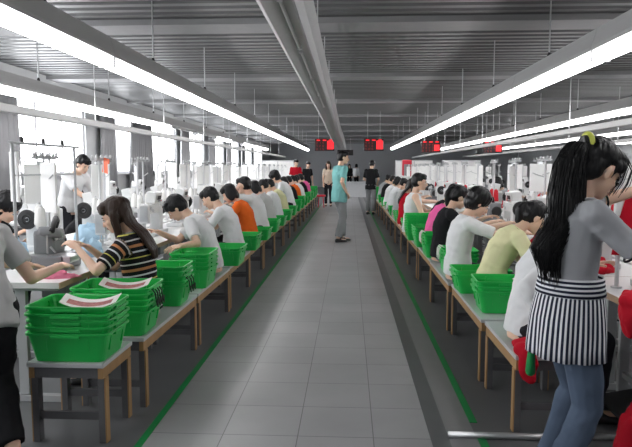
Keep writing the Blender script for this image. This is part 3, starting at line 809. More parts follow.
# unlit wide cable trough over the aisle, bending down at its far end
t = empty('cable_trough', (-.53, 0, 2.78)); tag(t, 'wide unlit grey metal trough hanging over the middle of the aisle', 'trough')
def trough_ring(y, x, z, w):
    return [V((x + a * w, y, z + c)) for a, c in [(-.5, .0), (-.36, -.07), (-.12, .0), (.12, .0), (.36, -.07), (.5, .0), (.42, .12), (.2, .20), (-.2, .20), (-.42, .12)]]
h = MB(); h.rings([trough_ring(-2, 0, 0, .47), trough_ring(14, 0, 0, .47), trough_ring(16, .04, -.10, .44), trough_ring(17.5, .12, -.34, .42), trough_ring(19.5, .20, -.50, .40), trough_ring(32, .24, -.52, .36)], M['housing'])
h.build('casing', t)
for k in range(6):
    y = .6 + k * 2.2
    q = MB(); q.tube([(-.03, y, -.022), (-.03, y + 1.9, -.022)], .016, M['tube_off'], 8)
    q.box((-.03, y - .04, -.015), (.05, .04, .05), M['frame_white']); q.box((-.03, y + 1.94, -.015), (.05, .04, .05), M['frame_white'])
    q.build('tube', t)
q = MB(); q.box((.09, 6, -.008), (.03, 15, .016), M['beam']); q.build('rail', t)
for k in range(8):
    y = 3.0 + k * 1.9
    q = MB(); q.tube([(.18, y, .18), (.18, y, ZC - 2.78 + .05)], .007, M['steel'], 6); q.build('suspension_rod', t)

# power rails beside the lamps
for (x, z, y0, y1, w, lab) in [(-3.45, 2.02, 1.0, 33, .09, 'pale grey power rail hanging over the left machines'), (3.4, 1.98, 2.5, 33, .07, 'grey power rail hanging over the right machines'),
                            (6.1, 2.02, 4, 33, .07, 'grey power rail hanging between the second and third right table rows')]:
    t = empty('power_rail', (x, y0, z)); tag(t, lab, 'power rail')
    q = MB(); q.box((0, (y1 - y0) / 2, 0), (w, y1 - y0, .08), M['housing_light'], bev=.01); q.build('rail', t)
    for k in range(int((y1 - y0) / 3.1)):
        q = MB(); q.tube([(0, 1 + 3.1 * k, .04), (0, 1 + 3.1 * k, ZC - z + .05)], .007, M['steel'], 6); q.build('suspension_rod', t)

# LED boards
SEGS = {'0': 'abcdef', '1': 'bc', '2': 'abged', '3': 'abgcd', '4': 'fgbc', '5': 'afgcd', '6': 'afgedc', '7': 'abc', '8': 'abcdefg', '9': 'abcdfg'}
def digit(mb, ch, x, z, w, h, m):
    t_ = w * .2
    G = {'a': ((0, h / 2), (w, t_)), 'd': ((0, -h / 2), (w, t_)), 'g': ((0, 0), (w, t_)), 'f': ((-w / 2, h / 4), (t_, h / 2)), 'b': ((w / 2, h / 4), (t_, h / 2)), 'e': ((-w / 2, -h / 4), (t_, h / 2)), 'c': ((w / 2, -h / 4), (t_, h / 2))}
    for s in SEGS[ch]:
        (dx, dz), (sx, sz) = G[s]
        mb.box((x + dx, -.033, z + dz), (sx, .004, sz), m)
def led_board(x, y, z, lab, digits, rods=True, dim=False):
    r = empty('led_board', (x, y, z)); tag(r, lab, 'display board', 'red LED boards hanging over the hall')
    W, H = .64, .39
    q = MB(); q.box((0, 0, 0), (W, .06, H), M['led_black'], bev=.01); q.build('casing', r)
    q = MB()
    for k in range(3): q.box((-.2 + k * .2, -.033, H / 2 - .045), (.11, .004, .035), M['led_red'])
    q.build('title_bar', r)
    q = MB(); k = 0
    for rr in range(3):
        for cc in range(3 if not dim else 4):
            digit(q, digits[k % len(digits)], -.255 + cc * .105, .065 - rr * .10, .035, .055, M['led_dim']); k += 1
    q.build('digits', r)
    q = MB(); q.box((.19, -.034, -.005 if not dim else -.04), (.21 if not dim else .17, .006, .27 if not dim else .2), M['led_red'])
    digit(q, '8', .15, -.005, .05, .16, M['led_black']); digit(q, '4', .23, -.005, .05, .16, M['led_black']); q.build('number_field', r)
    q = MB()
    for sx in (-.2, .2): q.tube([(sx, 0, H / 2), (sx, 0, ZC - z + .05)], .008, M['steel'], 6)
    q.build('suspension_rod', r)
led_board(-.80, 20, 2.17, 'red LED board above the aisle, just left of the standing man in teal', '315728')
led_board(.80, 20, 2.17, 'red LED board above the aisle, just right of the standing man in teal', '420916')
led_board(2.68, 20.3, 2.12, 'dimmer red LED board behind the right strip lights, second from the right', '238', dim=True)
led_board(4.68, 20.3, 2.10, 'dimmer red LED board behind the right strip lights, farthest right', '561', dim=True)
for x, y, lab in [(-.15, 24, 'dark flat sign hanging over the aisle behind the head of the man in teal')]:
    r = empty('hanging_sign', (x, y, 2.02)); tag(r, lab, 'sign')
    q = MB(); q.box((0, 0, 0), (.62, .05, .22), M['led_black'], bev=.01); q.build('panel', r)
    q = MB()
    for sx in (-.2, .2): q.tube([(sx, 0, .11), (sx, 0, 2.72 - 2.02 - .13)], .008, M['steel'], 6)
    q.build('suspension_rod', r)
# ------------------------------------------------------------------ benches
def make_bench(L_, W=.40, H=.43):
    r = empty('wooden_bench')
    q = MB(); q.box((0, 0, H - .012), (W, L_, .024), M['laminate'], bev=.004); q.build('bench_top', r)
    q = MB()
    for sx in (-1, 1): q.box((sx * (W / 2 - .02), 0, H - .053), (.025, L_ - .02, .058), M['wood'])
    for sy in (-1, 1): q.box((0, sy * (L_ / 2 - .03), H - .053), (W - .065, .025, .058), M['shaded_wood'])
    q.build('apron_rail', r)
    for sx in (-1, 1):
        for sy in (-1, 1):
            q = MB(); q.box((sx * (W / 2 - .026), sy * (L_ / 2 - .05), (H - .082) / 2), (.034, .048, H - .082), M['shaded_wood'], bev=.003); q.box((sx * (W / 2 - .0055), sy * (L_ / 2 - .05), (H - .082) / 2), (.007, .044, H - .084), M['wood'])
            q.build('leg', r)
    for sy in (-1, 1):
        q = MB(); q.box((0, sy * (L_ / 2 - .05), .14), (W - .08, .02, .04), M['shaded_wood']); q.build('stretcher', r)
    return r
LB = []; RB = []
b0 = make_bench(1.24); small = make_bench(.42)
small.location = (-1.44, 3.15, 0); tag(small, 'short pale-topped bench nearest on the left, under the nearest bin stack', 'bench')
y = 3.42; i = 0
first = True
while y < 22.5:
    c = b0 if first else copy_tree(b0); first = False
    c.location = (-1.385 + random.uniform(-.012, .012), y + .62, 0); c.rotation_euler.z = random.uniform(-.008, .008)
    tag(c, 'pale-topped wooden bench on the left of the aisle, %s of the long ones' % nth(i), 'bench', 'long benches left of the aisle'); y += 1.27; i += 1
s2 = make_bench(.74); s2.location = (1.085, 3.56, 0); tag(s2, 'short wooden bench on the right behind the legs of the ponytail girl', 'bench')
y = 3.97; i = 0
while y < 21.5:
    c = copy_tree(b0); c.location = (1.075 + random.uniform(-.012, .012), y + .62, 0); c.rotation_euler.z = random.uniform(-.01, .01)
    tag(c, 'pale-topped wooden bench on the right of the aisle, %s of the long ones' % nth(i), 'bench', 'long benches right of the aisle'); y += 1.27; i += 1

# ------------------------------------------------------------------ bins
def rrect(w, d, r, z, n=4):
    pts = []
    for cx, cy, a0 in ((w / 2 - r, d / 2 - r, 0), (-w / 2 + r, d / 2 - r, 90), (-w / 2 + r, -d / 2 + r, 180), (w / 2 - r, -d / 2 + r, 270)):
        for k in range(n + 1):
            a = R(a0 + 90 * k / n); pts.append(V((cx + r * math.cos(a), cy + r * math.sin(a), z)))
    return pts
BW, BD, BH = .44, .33, .155
def bin_mesh():
    q = MB(); m = M['bin']
    prof = [(0.80, 0), (0.815, .004), (0.945, BH - .022), (0.955, BH - .014), (1.0, BH - .013), (1.005, BH - .002), (1.0, BH), (0.965, BH), (0.945, BH - .006), (0.935, BH - .022), (0.81, .008), (.5, .006)]
    rings = [rrect(BW * s, BD * s, .035 * s, z) for s, z in prof]
    q.rings(rings, m)
    # ribs and label plate under the rim, lips at the handles
    for sx in (-1, 1):
        for k in (-.5, .5):
            q.box((sx * BW * .452, k * BD * .5, BH * .60), (.012, .012, BH * .5), m, rot=Matrix.Rotation(sx * .16, 3, 'Y'))
        q.box((sx * BW * .489, 0, BH - .020), (.016, .12, .014), m, bev=.003)
    for sy in (-1, 1):
        for k in (-.25, .25):
            q.box((k * BW, sy * BD * .442, BH * .62), (.012, .012, BH * .5), m, rot=Matrix.Rotation(-sy * .12, 3, 'X'))
        q.box((0, sy * BD * .489, BH - .020), (.15, .014, .014), m, bev=.003)
    return q.mesh('plastic_bin', smooth=False)
BM_ = bin_mesh()
WORDS = ['lowest', 'second from the bottom', 'third from the bottom', 'fourth from the bottom', 'fifth from the bottom', 'sixth from the bottom', 'seventh from the bottom']
STEP = .034
def stack(x, y, n, rz, where, group, base=.43, jitter=.006, tilt=0, scale=1.0):
    tops = []
    for i in range(n):
        o = link('plastic_bin', BM_, None, (x + random.uniform(-jitter, jitter) * (i > 0), y + random.uniform(-jitter, jitter) * (i > 0), base + i * (STEP)), rz + random.uniform(-.03, .03) * (i > 0))
        if scale != 1: o.scale = (scale, scale, 1)
        if n == 1: lab = 'single green plastic bin ' + where
        else: lab = 'green bin in the ' + where + ', ' + ('topmost' if i == n - 1 else WORDS[i])
        tag(o, lab, 'bin', group)
    return base + (n - 1) * STEP
Hf = PI / 2
GL, GR = 'green bins on the left benches', 'green bins on the right benches'
zt = {}
zt[1] = stack(-1.43, 3.10, 5, .0, 'nearest left stack', GL)
zt[2] = stack(-1.405, 3.59, 5, .03, 'left stack beside the striped tee', GL, scale=1.07)
zt[3] = stack(-1.39, 4.36, 5, .02, 'left stack just behind the striped tee', GL)
zt[4] = stack(-1.31, 5.06, 5, Hf, "stack under the bowing boy's hand", GL)
zt[5] = stack(-1.25, 6.22, 2, Hf, 'left pair behind the bowing boy', GL)
zt[6] = stack(-1.25, 7.38, 2, Hf, 'left pair before the orange tee', GL)
stack(-1.25, 8.42, 1, Hf, 'just past the orange tee', GL)
stack(-1.25, 9.48, 2, Hf, 'left pair behind the profile boy', GL)
stack(-1.25, 10.52, 1, Hf, 'before the left worker with a bun', GL)
stack(-1.25, 11.62, 2, Hf, 'left pair before the pale yellow top', GL)
for k, (yy, n) in enumerate([(12.8, 2), (14.05, 4), (15.2, 5), (16.3, 3), (17.5, 5), (18.9, 4), (20.2, 6), (21.2, 7)]):
    stack(-1.26, yy, n, Hf, '%s far left stack' % nth(k).replace(' nearest', ''), GL)
stack(1.10, 4.27, 3, -.03, 'stack behind the right pale yellow tee', GR)
stack(1.06, 4.93, 2, .03, 'pair behind the mop-haired white tee', GR)
stack(1.05, 5.88, 3, Hf, 'stack before the black tee', GR)
stack(1.00, 6.90, 4, Hf, 'stack before the bright pink top', GR)
stack(.99, 7.80, 4, Hf, 'stack after the bright pink top', GR)
stack(1.00, 8.48, 7, 0, 'tall stack before the sleeveless woman', GR)
stack(1.0, 9.65, 2, Hf, 'pair before the right red tee', GR)
stack(1.0, 10.9, 3, Hf, 'stack after the right red tee', GR)
for k, (yy, n) in enumerate([(11.45, 2), (12.9, 2), (14.3, 2), (15.9, 3), (17.5, 3), (19.2, 6), (20.4, 7)]):
    stack(1.0, yy, n, Hf, '%s far right stack' % nth(k).replace(' nearest', ''), GR)

def curled_sheet(x, y, z, rz, w, lab, col='paper'):
    r = empty('paper_form', (x, y, z), rz); tag(r, lab, 'paper')
    q = MB(); n = 10; f = []; g = []
    for i in range(n + 1):
        t_ = -1 + 2 * i / n; f.append((t_ * w / 2, .022 * t_ * t_)); g.append((t_ * w / 2, .022 * t_ * t_ - .002))
    loop = f + g[::-1]
    q.rings([[V((a, -.05, c * 1.6 - .006)) for a, c in loop], [V((a, .05, c * 1.6 + .022)) for a, c in loop]], M['paper']); q.build('sheet', r)
    q = MB()
    for k in range(8):
        t0 = -.8 + k * .2; t1 = t0 + .2
        for tt in (0,):
            z0 = .022 * t0 * t0; z1 = .022 * t1 * t1
            q.add([V((t0 * w / 2, -.032, z0 * 1.6 + .0001)), V((t1 * w / 2, -.032, z1 * 1.6 + .0001)), V((t1 * w / 2, .012, z1 * 1.6 + .0125)), V((t0 * w / 2, .012, z0 * 1.6 + .0125))], [(0, 1, 2, 3)], M['red_print'])
    q.build('printed_panel', r)
M['red_print'] = mat('red_print', (0.42, 0.16, 0.15), rough=.7, var=.6, vscale=70)
for i, (k, x, y) in enumerate([(1, -1.38, 3.14), (2, -1.37, 3.63)]):
    curled_sheet(x, y, zt[k] + BH - .035, .05, .30, ['curled white form with red print on the nearest green bin', 'curled white form with red print on the second green bin stack'][i])

# hooks and elastic straps hanging out of the bins
def straps(x, y, z, rz, n, lab, col):
    q = MB()
    for k in range(n):
        a = -.06 + .12 * k / max(1, n - 1)
        pts = [V((a, .02, .02)), V((a, -.01, .03)), V((a + .004, -.03, .0)), V((a + .01, -.034, -.05)), V((a + .03, -.036, -.085)), V((a + .045, -.032, -.04))]
        q.tube(pts, .0045, M[col], 6)
    o = q.build('elastic_strap_bundle', loc=(x, y, z), rz=rz, smooth=True); tag(o, lab, 'straps')
straps(1.17, 4.105, .43 + 2 * STEP + BH, 0, 4, 'cream elastic straps hanging over the bins behind the worker in pale yellow', 'paper')
straps(.885, 5.82, .43 + 2 * STEP + BH, -Hf, 3, 'cream elastic straps over the bin beside the black tee', 'paper')
straps(.835, 6.86, .43 + 3 * STEP + BH, -Hf, 4, 'cream elastic straps over the bins behind the worker in the black tee', 'paper')
straps(-1.185, 3.59, zt[2] + BH - .05, Hf, 4, 'dark cord loops hanging from the second left bin stack', 'black_rubber')
straps(-1.185, 4.36, zt[3] + BH - .12, Hf, 3, 'dark cord loops hanging from the bins behind the girl in stripes', 'black_rubber')

# ------------------------------------------------------------------ work stations (worker faces local +x, table from x=0)
TD, TW, TH = .56, 1.03, .75
def make_table():
    r = empty('sewing_table')
    q = MB(); q.box((TD / 2, 0, TH - .018), (TD - .006, TW - .004, .036), M['table_white'], bev=.003); q.build('tabletop', r)
    q = MB(); q.box((.0, 0, TH - .018), (.006, TW, .034), M['edge_wood']); q.box((TD / 2, -TW / 2 + .001, TH - .018), (TD - .01, .006, .034), M['edge_wood']); q.build('edge_band', r)
    for sy in (-1, 1):
        q = MB(); q.box((TD / 2, sy * .42, (TH - .036) / 2 + .02), (.06, .035, TH - .08), M['paint_grey'], bev=.004)
        q.box((TD / 2, sy * .42, .02), (TD * .9, .05, .04), M['paint_grey'], bev=.004); q.box((TD / 2, sy * .42, TH - .05), (TD * .8, .04, .028), M['paint_grey']); q.build('leg', r)
    q = MB(); q.box((TD / 2, 0, .17), (.035, .80, .035), M['paint_grey']); q.build('stretcher', r)
    q = MB(); q.box((.17, .05, .12), (.26, .34, .02), M['black_rubber'], rot=Matrix.Rotation(-.2, 3, 'Y')); q.build('treadle', r)
    q = MB(); q.box((TD / 2 + .03, -.14, TH - .14), (.18, .22, .15), M['machine_grey'], bev=.02); q.lathe([(.001, .0), (.05, 0), (.055, .02), (.05, .05), (.001, .05)], (TD / 2 + .03, -.30, TH - .14), M['black_rubber'], 14, 'Y'); q.build('motor', r, smooth=False)
    return r
def make_machine(m='machine'):
    mm = M[m]; r = empty('sewing_machine')
    q = MB(); q.box((.0, 0, .022), (.19, .50, .044), mm, bev=.012); q.box((0, .2, .046), (.10, .07, .004), M['steel']); q.build('bed', r)
    q = MB(); q.box((0, -.15, .16), (.115, .12, .26), mm, bev=.025); q.box((0, .02, .262), (.095, .40, .10), mm, bev=.028); q.box((.0, -.19, .31), (.12, .10, .05), mm, bev=.015); q.build('arm', r)
    q = MB(); q.box((0, .205, .225), (.10, .06, .19), mm, bev=.014); q.build('head', r)
    q = MB(); q.box((-.002, .240, .225), (.08, .012, .15), M['steel'], bev=.003); q.build('face_plate', r)
    q = MB(); q.lathe([(.001, -.245), (.03, -.245), (.035, -.255), (.075, -.26), (.08, -.272), (.075, -.285), (.04, -.287), (.035, -.278), (.012, -.278), (.012, -.292), (.001, -.292)], (0, 0, .262), M['black_rubber'] if m != 'machine_grey' else M['steel'], 24, 'Y'); q.lathe([(.018, -.28), (.018, -.2), (.001, -.2)], (0, 0, .262), M['steel'], 10, 'Y'); q.build('hand_wheel', r, smooth=False)
    q = MB(); q.tube([(0, .2, .15), (0, .2, .06)], .006, M['steel'], 8); q.tube([(.02, .2, .15), (.02, .2, .085)], .005, M['steel'], 8); q.build('needle_bar', r)
    q = MB(); q.box((0, .195, .052), (.03, .045, .008), M['steel']); q.tube([(.02, .2, .085), (.0, .2, .055)], .005, M['steel'], 6); q.build('presser_foot', r)
    q = MB()
    for y_, z_ in ((.12, .25), (.17, .27)): q.lathe([(.001, -.048), (.016, -.050), (.018, -.056), (.014, -.062), (.005, -.066), (.001, -.07)], (0, y_, z_), M['steel'], 12, 'X')
    q.build('tension_disc', r)
    q = MB(); q.box((-.01, -.06, .375), (.10, .20, .115), mm, rot=Matrix.Rotation(-.2, 3, 'Y'), bev=.012); q.build('control_box', r)
    q = MB(); q.box((-.066, -.06, .37), (.004, .10, .04), M['black_rubber'], rot=Matrix.Rotation(-.2, 3, 'Y'))
    for k in range(4): q.lathe([(.001, 0), (.007, 0), (.007, -.004), (.001, -.004)], (-.063, -.115 + .03 * k, .338), M['red_plastic'] if k == 0 else M['machine_grey'], 8, 'X')
    q.build('button_panel', r)
    return r
def make_overlock():
    mm = M['machine_grey']; r = empty('overlock_machine')
    q = MB(); q.box((0, 0, .05), (.26, .30, .10), mm, bev=.015); q.box((-.10, .06, .075), (.16, .14, .05), M['steel'], bev=.01); q.build('base', r)
    q = MB(); q.box((.04, -.04, .17), (.14, .19, .18), mm, bev=.03); q.box((-.02, .06, .245), (.09, .18, .06), mm, rot=Matrix.Rotation(.25, 3, 'X'), bev=.02); q.build('body', r)
    q = MB(); q.tube([(-.03, .13, .235), (-.03, .13, .115)], .006, M['steel'], 8); q.tube([(-.05, .13, .16), (-.08, .12, .12)], .007, M['steel'], 8); q.build('needle_bar', r)
    q = MB(); q.lathe([(.001, -.16), (.055, -.16), (.06, -.172), (.05, -.185), (.001, -.185)], (.04, 0, .16), M['black_rubber'], 18, 'Y'); q.build('hand_wheel', r)
    q = MB()
    for k in range(4): q.lathe([(.001, -.032), (.014, -.032), (.014, -.04), (.006, -.048), (.001, -.05)], (0, -.10 + .04 * k, .20), M['steel'], 10, 'X')
    q.build('tension_disc', r)
    q = MB(); q.tube([(.02, -.08, .25), (.01, -.10, .31), (-.02, -.02, .335), (-.06, .10, .30), (-.07, .14, .26)], .018, M['black_rubber'], 8); q.build('belt_cover', r, smooth=True)
    return r
def make_stand(H, card=False):
    r = empty('thread_stand')
    q = MB(); q.lathe([(.001, 0), (.03, 0), (.03, .008), (.014, .02), (.001, .02)], (0, 0, 0), M['steel'], 12); q.tube([(0, 0, .01), (0, 0, H)], .011, M['frame_white'], 8); q.build('pole', r)
    q = MB(); q.box((0, 0, .235), (.03, .30, .012), M['frame_white']); q.box((0, 0, .235), (.12, .03, .010), M['frame_white']); q.build('spool_tray', r)
    for sy in (-1, 1):
        q = MB(); q.tube([(0, sy * .11, .24), (0, sy * .11, .37)], .004, M['steel'], 6); q.build('spool_pin', r)
    q = MB(); q.box((0, 0, H - .012), (.02, .34, .02), M['paint_grey'])
    for k in (-.15, -.05, .05, .15): q.lathe([(.014, -.005), (.018, 0), (.014, .005), (.010, 0)], (0, k, H + .01), M['steel'], 10, 'X')
    q.build('thread_guide', r)
    q = MB(); q.tube([(0, 0, H - .18), (-.05, .06, H - .16), (-.09, .10, H - .14)], .005, M['steel'], 6); q.build('guide_arm', r)
    return r
def cone_mesh(c):
    q = MB(); q.lathe([(.012, 0), (.034, 0), (.036, .01), (.026, .14), (.014, .148), (.012, .155), (.001, .155)], (0, 0, 0), M[c], 16); q.lathe([(.001, .150), (.011, .150), (.010, .168), (.001, .168)], (0, 0, 0), M['steel'], 8)
    return q.mesh('thread_cone', True)
CW, CR_ = cone_mesh('thread_white'), cone_mesh('thread_red')
def card_mesh(w, h):
    q = MB(); q.box((0, 0, 0), (.012, w, h), M['card'], bev=.003); q.box((-.002, 0, h / 2 + .008), (.02, .05, .03), M['steel'])
    return q.mesh('hanging_card')
CARDS = [card_mesh(.13, .34), card_mesh(.24, .30), card_mesh(.36, .32), card_mesh(.20, .36)]
T0, S0, O0, ST0 = make_table(), make_machine(), make_overlock(), make_stand(.76)
used = {}
def use(proto, key, loc, rz):
    if key in used: return copy_tree(proto, None, loc, rz)
    used[key] = 1; proto.location = loc; proto.rotation_euler = (0, 0, rz); return proto

def world(x, y, face, lx, ly):
    return (x + face * lx, y + face * ly)
rnd = random.Random(11)
def station(x, y, face, idx, row, uniq, detail=2, machine='sewing', side=''):
    """x = worker-side edge of the table, face = +1 workers look to +x"""
    rz = 0 if face > 0 else PI
    pos = (nth(idx) + ' from the camera ' if uniq else '') 
    g = row
    SH = {'left row beside the aisle': 'left aisle-side row', 'left row facing the aisle': 'left inner row', 'right row beside the aisle': 'right aisle-side row', 'right row facing the aisle': 'right inner row'}
    on = 'first' if idx == 0 else ORD[idx]
    lab = lambda s: (s + ', ' + on + ' from the camera, ' + SH[row]) if uniq else (s + ' in the ' + row)
    o = use(T0, 't', (x, y, 0), rz); tag(o, lab('white laminate sewing table'), 'table', 'sewing tables, ' + g)
    mx, my = world(x, y, face, .30, -.02)
    if machine == 'overlock':
        o = use(O0, 'o', (mx, my, TH), rz); tag(o, lab('dark grey overlock machine on the table'), 'sewing machine')
    else:
        o = use(S0, 's', (mx, my, TH), rz); tag(o, lab('white industrial sewing machine'), 'sewing machine', 'white sewing machines, ' + g)
    if detail >= 1:
        px, py = world(x, y, face, .50, -.38 if detail == 2 else -.40)
        o = use(ST0, 'st', (px, py, TH), rz); tag(o, lab('thin white thread stand'), 'thread stand', 'thread stands, ' + g)
        for k, sy in enumerate((-1, 1)):
            wx, wy = world(px, py, face, 0, sy * .11)
            red = row.startswith('right') and rnd.random() < .4
            c = link('thread_cone', CR_ if red else CW, None, (wx, wy, TH + .241), 0)
            tag(c, lab(('red' if red else 'white') + ' thread cone on the %s pin' % ('near' if (sy * face < 0) else 'far')), 'thread cone', 'thread cones, ' + g)
        if rnd.random() < .62 or idx == 1:
            ci = rnd.randrange(4) if not row.startswith('right') else rnd.choice([0, 1, 2, 2, 3])
            me = CARDS[ci]; h = (.34, .30, .32, .36)[ci]
            wx, wy = world(px, py, face, -.022, rnd.choice([-.02, .03]))
            c = link('hanging_card', me, None, (wx, wy, TH + .76 - .03 - h / 2 - rnd.uniform(0, .04)), rz + rnd.choice([0, Hf * .0 + rnd.uniform(-.1, .1)]) + (rnd.uniform(.5, 1.1) * -face))
            tag(c, lab('blank white card on the thread stand'), 'card', 'white cards, ' + g)
NST = 17
LX, RX = -1.69, 1.40
for i in range(NST):
    yy = 3.94 + 1.035 * i
    station(LX, yy, -1, i, 'left row beside the aisle', True, 2, 'overlock' if i in (0, 6, 11) else 'sewing')
    station(LX - 1.16, yy, 1, i, 'left row facing the aisle', True, 2 if i < 9 else 1)
for i in range(NST):
    yy = 3.30 + 1.035 * i
    station(RX, yy, 1, i, 'right row beside the aisle', True, 2, 'overlock' if i in (4, 9) else 'sewing')
    station(RX + 1.16, yy, -1, i, 'right row facing the aisle', True, 2 if i < 9 else 1)
for i in range(11):
    yy = 6.2 + 1.5 * i
    station(-4.0, yy, -1, i, 'second left table row near the windows', False, 1)
for i in range(13):
    yy = 6.5 + 1.3 * i
    station(4.12, yy, 1, i, 'second right table row', False, 1)
for i in range(9):
    yy = 10 + 1.8 * i
    station(7.0, yy, 1, i, 'third right table row', False, 1)
for i in range(6):
    yy = 16 + 2.4 * i
    station(9.9, yy, 1, i, 'fourth right table row', False, 0)

# thread gantry over the nearest left tables
r = empty('thread_gantry', (-2.25, 4.0, TH)); tag(r, 'tall thin steel frame with crossbar above the nearest left machine', 'frame')
for yy in (-.02, .90):
    q = MB(); q.tube([(0, yy, 0), (0, yy, .84)], .011, M['paint_grey'], 8); q.build('post', r)
q = MB(); q.tube([(0, -.06, .84), (0, .98, .84)], .010, M['paint_grey'], 8); q.build('crossbar', r)
q = MB(); q.tube([(0, -.02, .62), (.0, .90, .62)], .006, M['paint_grey'], 8); q.build('lower_bar', r)
for k in range(3):
    q = MB(); q.lathe([(.014, 0), (.014, .03), (.006, .04), (.001, .04)], (0, .1 + k * .3, .848), M['black_rubber'], 8); q.build('thread_guide', r)
c = link('hanging_card', CARDS[0], None, (-2.27, 4.03, 1.36), .9); tag(c, 'narrow white card hung on the tall steel frame at far left', 'card')
q = MB(); q.box((0, 0, 0), (.008, .085, .13), M['orange_card'], rot=Matrix.Rotation(.2, 3, 'X')); o = q.build('orange_tag', loc=(-2.165, 5.335, 1.44), rz=1.0); tag(o, 'small tilted orange-red tag clipped on a card over the left machines', 'tag')

# ------------------------------------------------------------------ cloth heaps and small goods
def heap(x, y, z, sx, sy, sz, m, lab, cat='cloth', seed=0, name='garment_heap', n=34, k=18):
    q = MB(); rs = []
    off = V((seed * 3.1, seed * 1.7, 0))
    for i in range(k + 1):
        ph = PI / 2 * (i / k); ring = []
        for j in range(n):
            a = 2 * PI * j / n; p = V((math.cos(a) * math.cos(ph), math.sin(a) * math.cos(ph), math.sin(ph)))
            f = 1 + .30 * noise.noise(p * 1.7 + off) + .13 * noise.noise(p * 4.5 + off)
            ridge = abs(noise.noise(V((p.x * 3.2, p.y * 3.2, p.z * 1.5)) + off * 2)) * .22
            f -= ridge
            zz = p.z * sz * f
            if i == 0: zz = 0
            ring.append(V((p.x * sx * f, p.y * sy * f, max(0, zz))))
        rs.append(ring)
    q.rings(rs, m, close=True)
    o = q.build(name, loc=(x, y, z), smooth=True); tag(o, lab, cat); return o
heap(-1.83, 3.60, TH, .17, .06, .05, M['pink_cloth'], 'crumpled pink piece of cloth on the nearest left table corner', seed=1)
heap(-2.0, 4.55, TH, .10, .16, .13, M['blue_cloth'], 'pale blue folded cloth on the table before the girl in stripes', seed=2)
heap(-2.0, 5.35, TH, .10, .14, .10, M['blue_cloth'], 'pale blue cloth on the second left table', seed=3)
heap(-2.45, 5.6, TH, .14, .12, .16, M['blue_cloth'], 'pale blue cloth pile on a table facing the aisle', seed=4)
heap(-2.6, 4.5, TH, .12, .14, .14, M['blue_cloth'], 'pale blue cloth pile beside the nearest left machines', seed=5)
def drape(parts, m, lab, cat, seed, amp=.022):
    q = MB()
    for c, r in parts: q.ell(c, r, m)
    me = remesh(q, .009, 3); wrinkle(me, amp, 11, seed, (1, 1, .6)); set_mats(me, [m])
    o = link('garment', me, None, (0, 0, 0)); c0 = V(parts[0][0])
    me.transform(Matrix.Translation(-c0)); o.location = c0; tag(o, lab, cat)
drape([((1.47, 2.96, .80), (.15, .13, .045)), ((1.39, 2.92, .79), (.10, .12, .055)), ((1.345, 2.92, .73), (.05, .11, .09)), ((1.33, 2.90, .68), (.035, .07, .07))], M['red_cotton'], 'red garment draped over the table edge in front of the ponytail girl', 'garment', 6)
heap(1.62, 5.00, TH, .13, .30, .17, M['red_cotton'], 'red garment heap on the table in front of the white tee worker', seed=7)
heap(1.60, 4.02, TH, .12, .14, .10, M['red_cotton'], 'small red garment on the table before the pale yellow worker', seed=8)
heap(1.60, 6.6, TH, .12, .14, .08, M['cream_cotton'], 'skin-pink cloth on the table before the black tee worker', seed=9)
heap(2.7, 6.2, TH, .15, .2, .18, M['red_cotton'], 'red garment heap on the table across from the white tee worker', seed=10)
heap(2.65, 4.1, TH, .15, .2, .16, M['red_cotton'], 'red garment heap at the right edge across the nearest right tables', seed=11)
drape([((.96, 3.25, .475), (.085, .075, .04)), ((.93, 3.19, .465), (.065, .055, .045)), ((.935, 3.145, .40), (.055, .032, .10)), ((.95, 3.14, .34), (.035, .025, .05))], M['red_cotton'], 'small red garment slumped over the corner of the short right bench', 'garment', 12)
heap(1.36, 2.80, .0, .13, .16, .36, M['red_cotton'], 'large red garment pile on the floor by the right photo edge', seed=13)
heap(-1.9, 11.5, TH, .2, .2, .26, M['pink_cloth'], 'pinkish cloth pile on a middle left table', seed=14)
# red cloth hung from a machine stand at the right edge
q = MB(); rs = []
for i in range(13):
    t_ = i / 12; w = .07 + .05 * t_; ring = []
    for j in range(20):
        a = 2 * PI * j / 20; rr = 1 + .25 * math.sin(a * 4 + t_ * 3)
        ring.append(V((w * math.cos(a) * rr, .035 * math.sin(a) * rr, -t_ * .36)))
    rs.append(ring)
q.rings(rs, M['red_cotton']); o = q.build('hanging_garment', loc=(1.60, 3.42, 1.30), smooth=True); tag(o, 'red garment hanging at the right edge beside the ponytail girl', 'garment')
q = MB(); q.tube([(0, 0, 0), (0, 0, .62)], .012, M['frame_white'], 8); q.tube([(-.0, 0, .55), (.12, 0, .55)], .008, M['frame_white'], 8); q.box((0, -.015, .46), (.07, .03, .10), M['machine'], bev=.006); q.lathe([(.001, 0), (.03, 0), (.03, .01), (.001, .01)], (0, 0, 0), M['steel'], 12)
o = q.build('garment_stand', loc=(1.50, 3.45, TH), smooth=False); tag(o, 'white post on the nearest right table behind the ponytail girl', 'stand')
# red boxes on the right machines
RBX = MB(); RBX.box((0, 0, .06), (.07, .07, .12), M['red_plastic'], bev=.01); RBX.lathe([(.001, .118), (.02, .118), (.02, .132), (.001, .132)], (0, 0, 0), M['red_plastic'], 12)
rbm = RBX.mesh('oil_can')
for k, (x, y) in enumerate([(1.86, 5.55), (1.88, 6.9), (1.86, 7.9), (1.9, 9.6), (2.5, 7.3), (2.5, 8.6), (2.55, 10.3)]):
    o = link('red_container', rbm, None, (x, y, TH), .3); tag(o, 'small red container among the right machines, %s of them' % nth(k), 'container', 'small red containers on right tables')
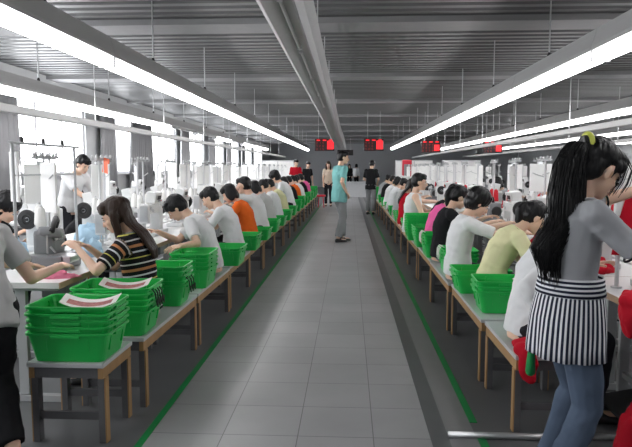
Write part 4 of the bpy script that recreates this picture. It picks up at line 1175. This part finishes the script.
# red notice board far right row
r = empty('red_cabinet', (2.0, 21.3, 0)); tag(r, 'tall narrow dark red cabinet at the far end of the right tables', 'cabinet')
q = MB(); q.box((0, 0, .85), (.32, .3, 1.7), M['red_plastic'], bev=.02); q.build('body', r)
q = MB(); q.box((0, -.155, .9), (.22, .012, 1.3), M['machine_grey'], bev=.004); q.build('door', r)
# desks at the far end
r = empty('inspection_counter', (.0, 30, 0)); tag(r, 'long grey counter across the far end of the aisle', 'counter')
q = MB(); q.box((0, 0, .72), (2.4, .8, .06), M['paint_grey'], bev=.01); q.build('counter_top', r)
q = MB(); q.box((0, 0, .345), (2.3, .7, .69), M['paint_grey']); q.build('body', r)
for k, (x, y, w) in enumerate([(-3.6, 31, 1.6), (3.2, 30.5, 1.8), (5.6, 31, 1.8)]):
    r = empty('steel_cabinet', (x, y, 0)); tag(r, ['pale metal cabinet at the far left end of the hall', 'pale metal cabinet beyond the right tables, left one', 'pale metal cabinet beyond the right tables, right one'][k], 'cabinet')
    q = MB(); q.box((0, 0, .9), (w, .5, 1.8), M['wall'], bev=.02); q.build('body', r)
    for s_ in (-1, 1):
        q = MB(); q.box((s_ * w / 4, -.256, .95), (w / 2 - .04, .012, 1.6), M['card']); d = q.build('door', r)
        q = MB(); q.box((s_ * .06, -.27, .95), (.02, .02, .14), M['steel']); q.build('handle', d)
# red round stool at the left row end
r = empty('round_stool', (-1.0, 21.9, 0)); tag(r, 'red round stool standing at the far end of the left benches', 'stool')
q = MB(); q.lathe([(.001, .46), (.15, .46), (.165, .45), (.165, .40), (.15, .385), (.001, .385)], (0, 0, 0), M['red_plastic'], 24); q.build('seat', r, smooth=False)
for k in range(4):
    a = PI / 4 + k * PI / 2; q = MB(); q.tube([(.10 * math.cos(a), .10 * math.sin(a), .386), (.15 * math.cos(a), .15 * math.sin(a), 0)], .014, M['red_plastic'], 8); q.build('leg', r)
# ------------------------------------------------------------------ light and view
w = bpy.data.worlds.new('daylight'); SC.world = w; w.use_nodes = True
bg = w.node_tree.nodes['Background']; bg.inputs[0].default_value = (.95, .97, 1.0, 1); bg.inputs[1].default_value = 6.0
for k, (a, c) in enumerate(wins[:8]):
    l = bpy.data.lights.new('window_portal', 'AREA'); l.shape = 'RECTANGLE'; l.size = WZ1 - WZ0; l.size_y = c - a; l.energy = 1
    l.cycles.is_portal = True
    o = bpy.data.objects.new('window_portal', l); COL.objects.link(o); o.location = (XL - .22, (a + c) / 2, (WZ0 + WZ1) / 2); o.rotation_euler = (0, -PI / 2, 0)
vs_ = SC.view_settings
SC.display_settings.display_device = 'sRGB'
vs_.view_transform = 'Standard'; vs_.look = 'None'; vs_.gamma = 1; vs_.use_curve_mapping = False
vs_.exposure = 0.75
SC.cycles.use_denoising = True
SC.cycles.max_bounces = 8
SC.cycles.sample_clamp_indirect = 6
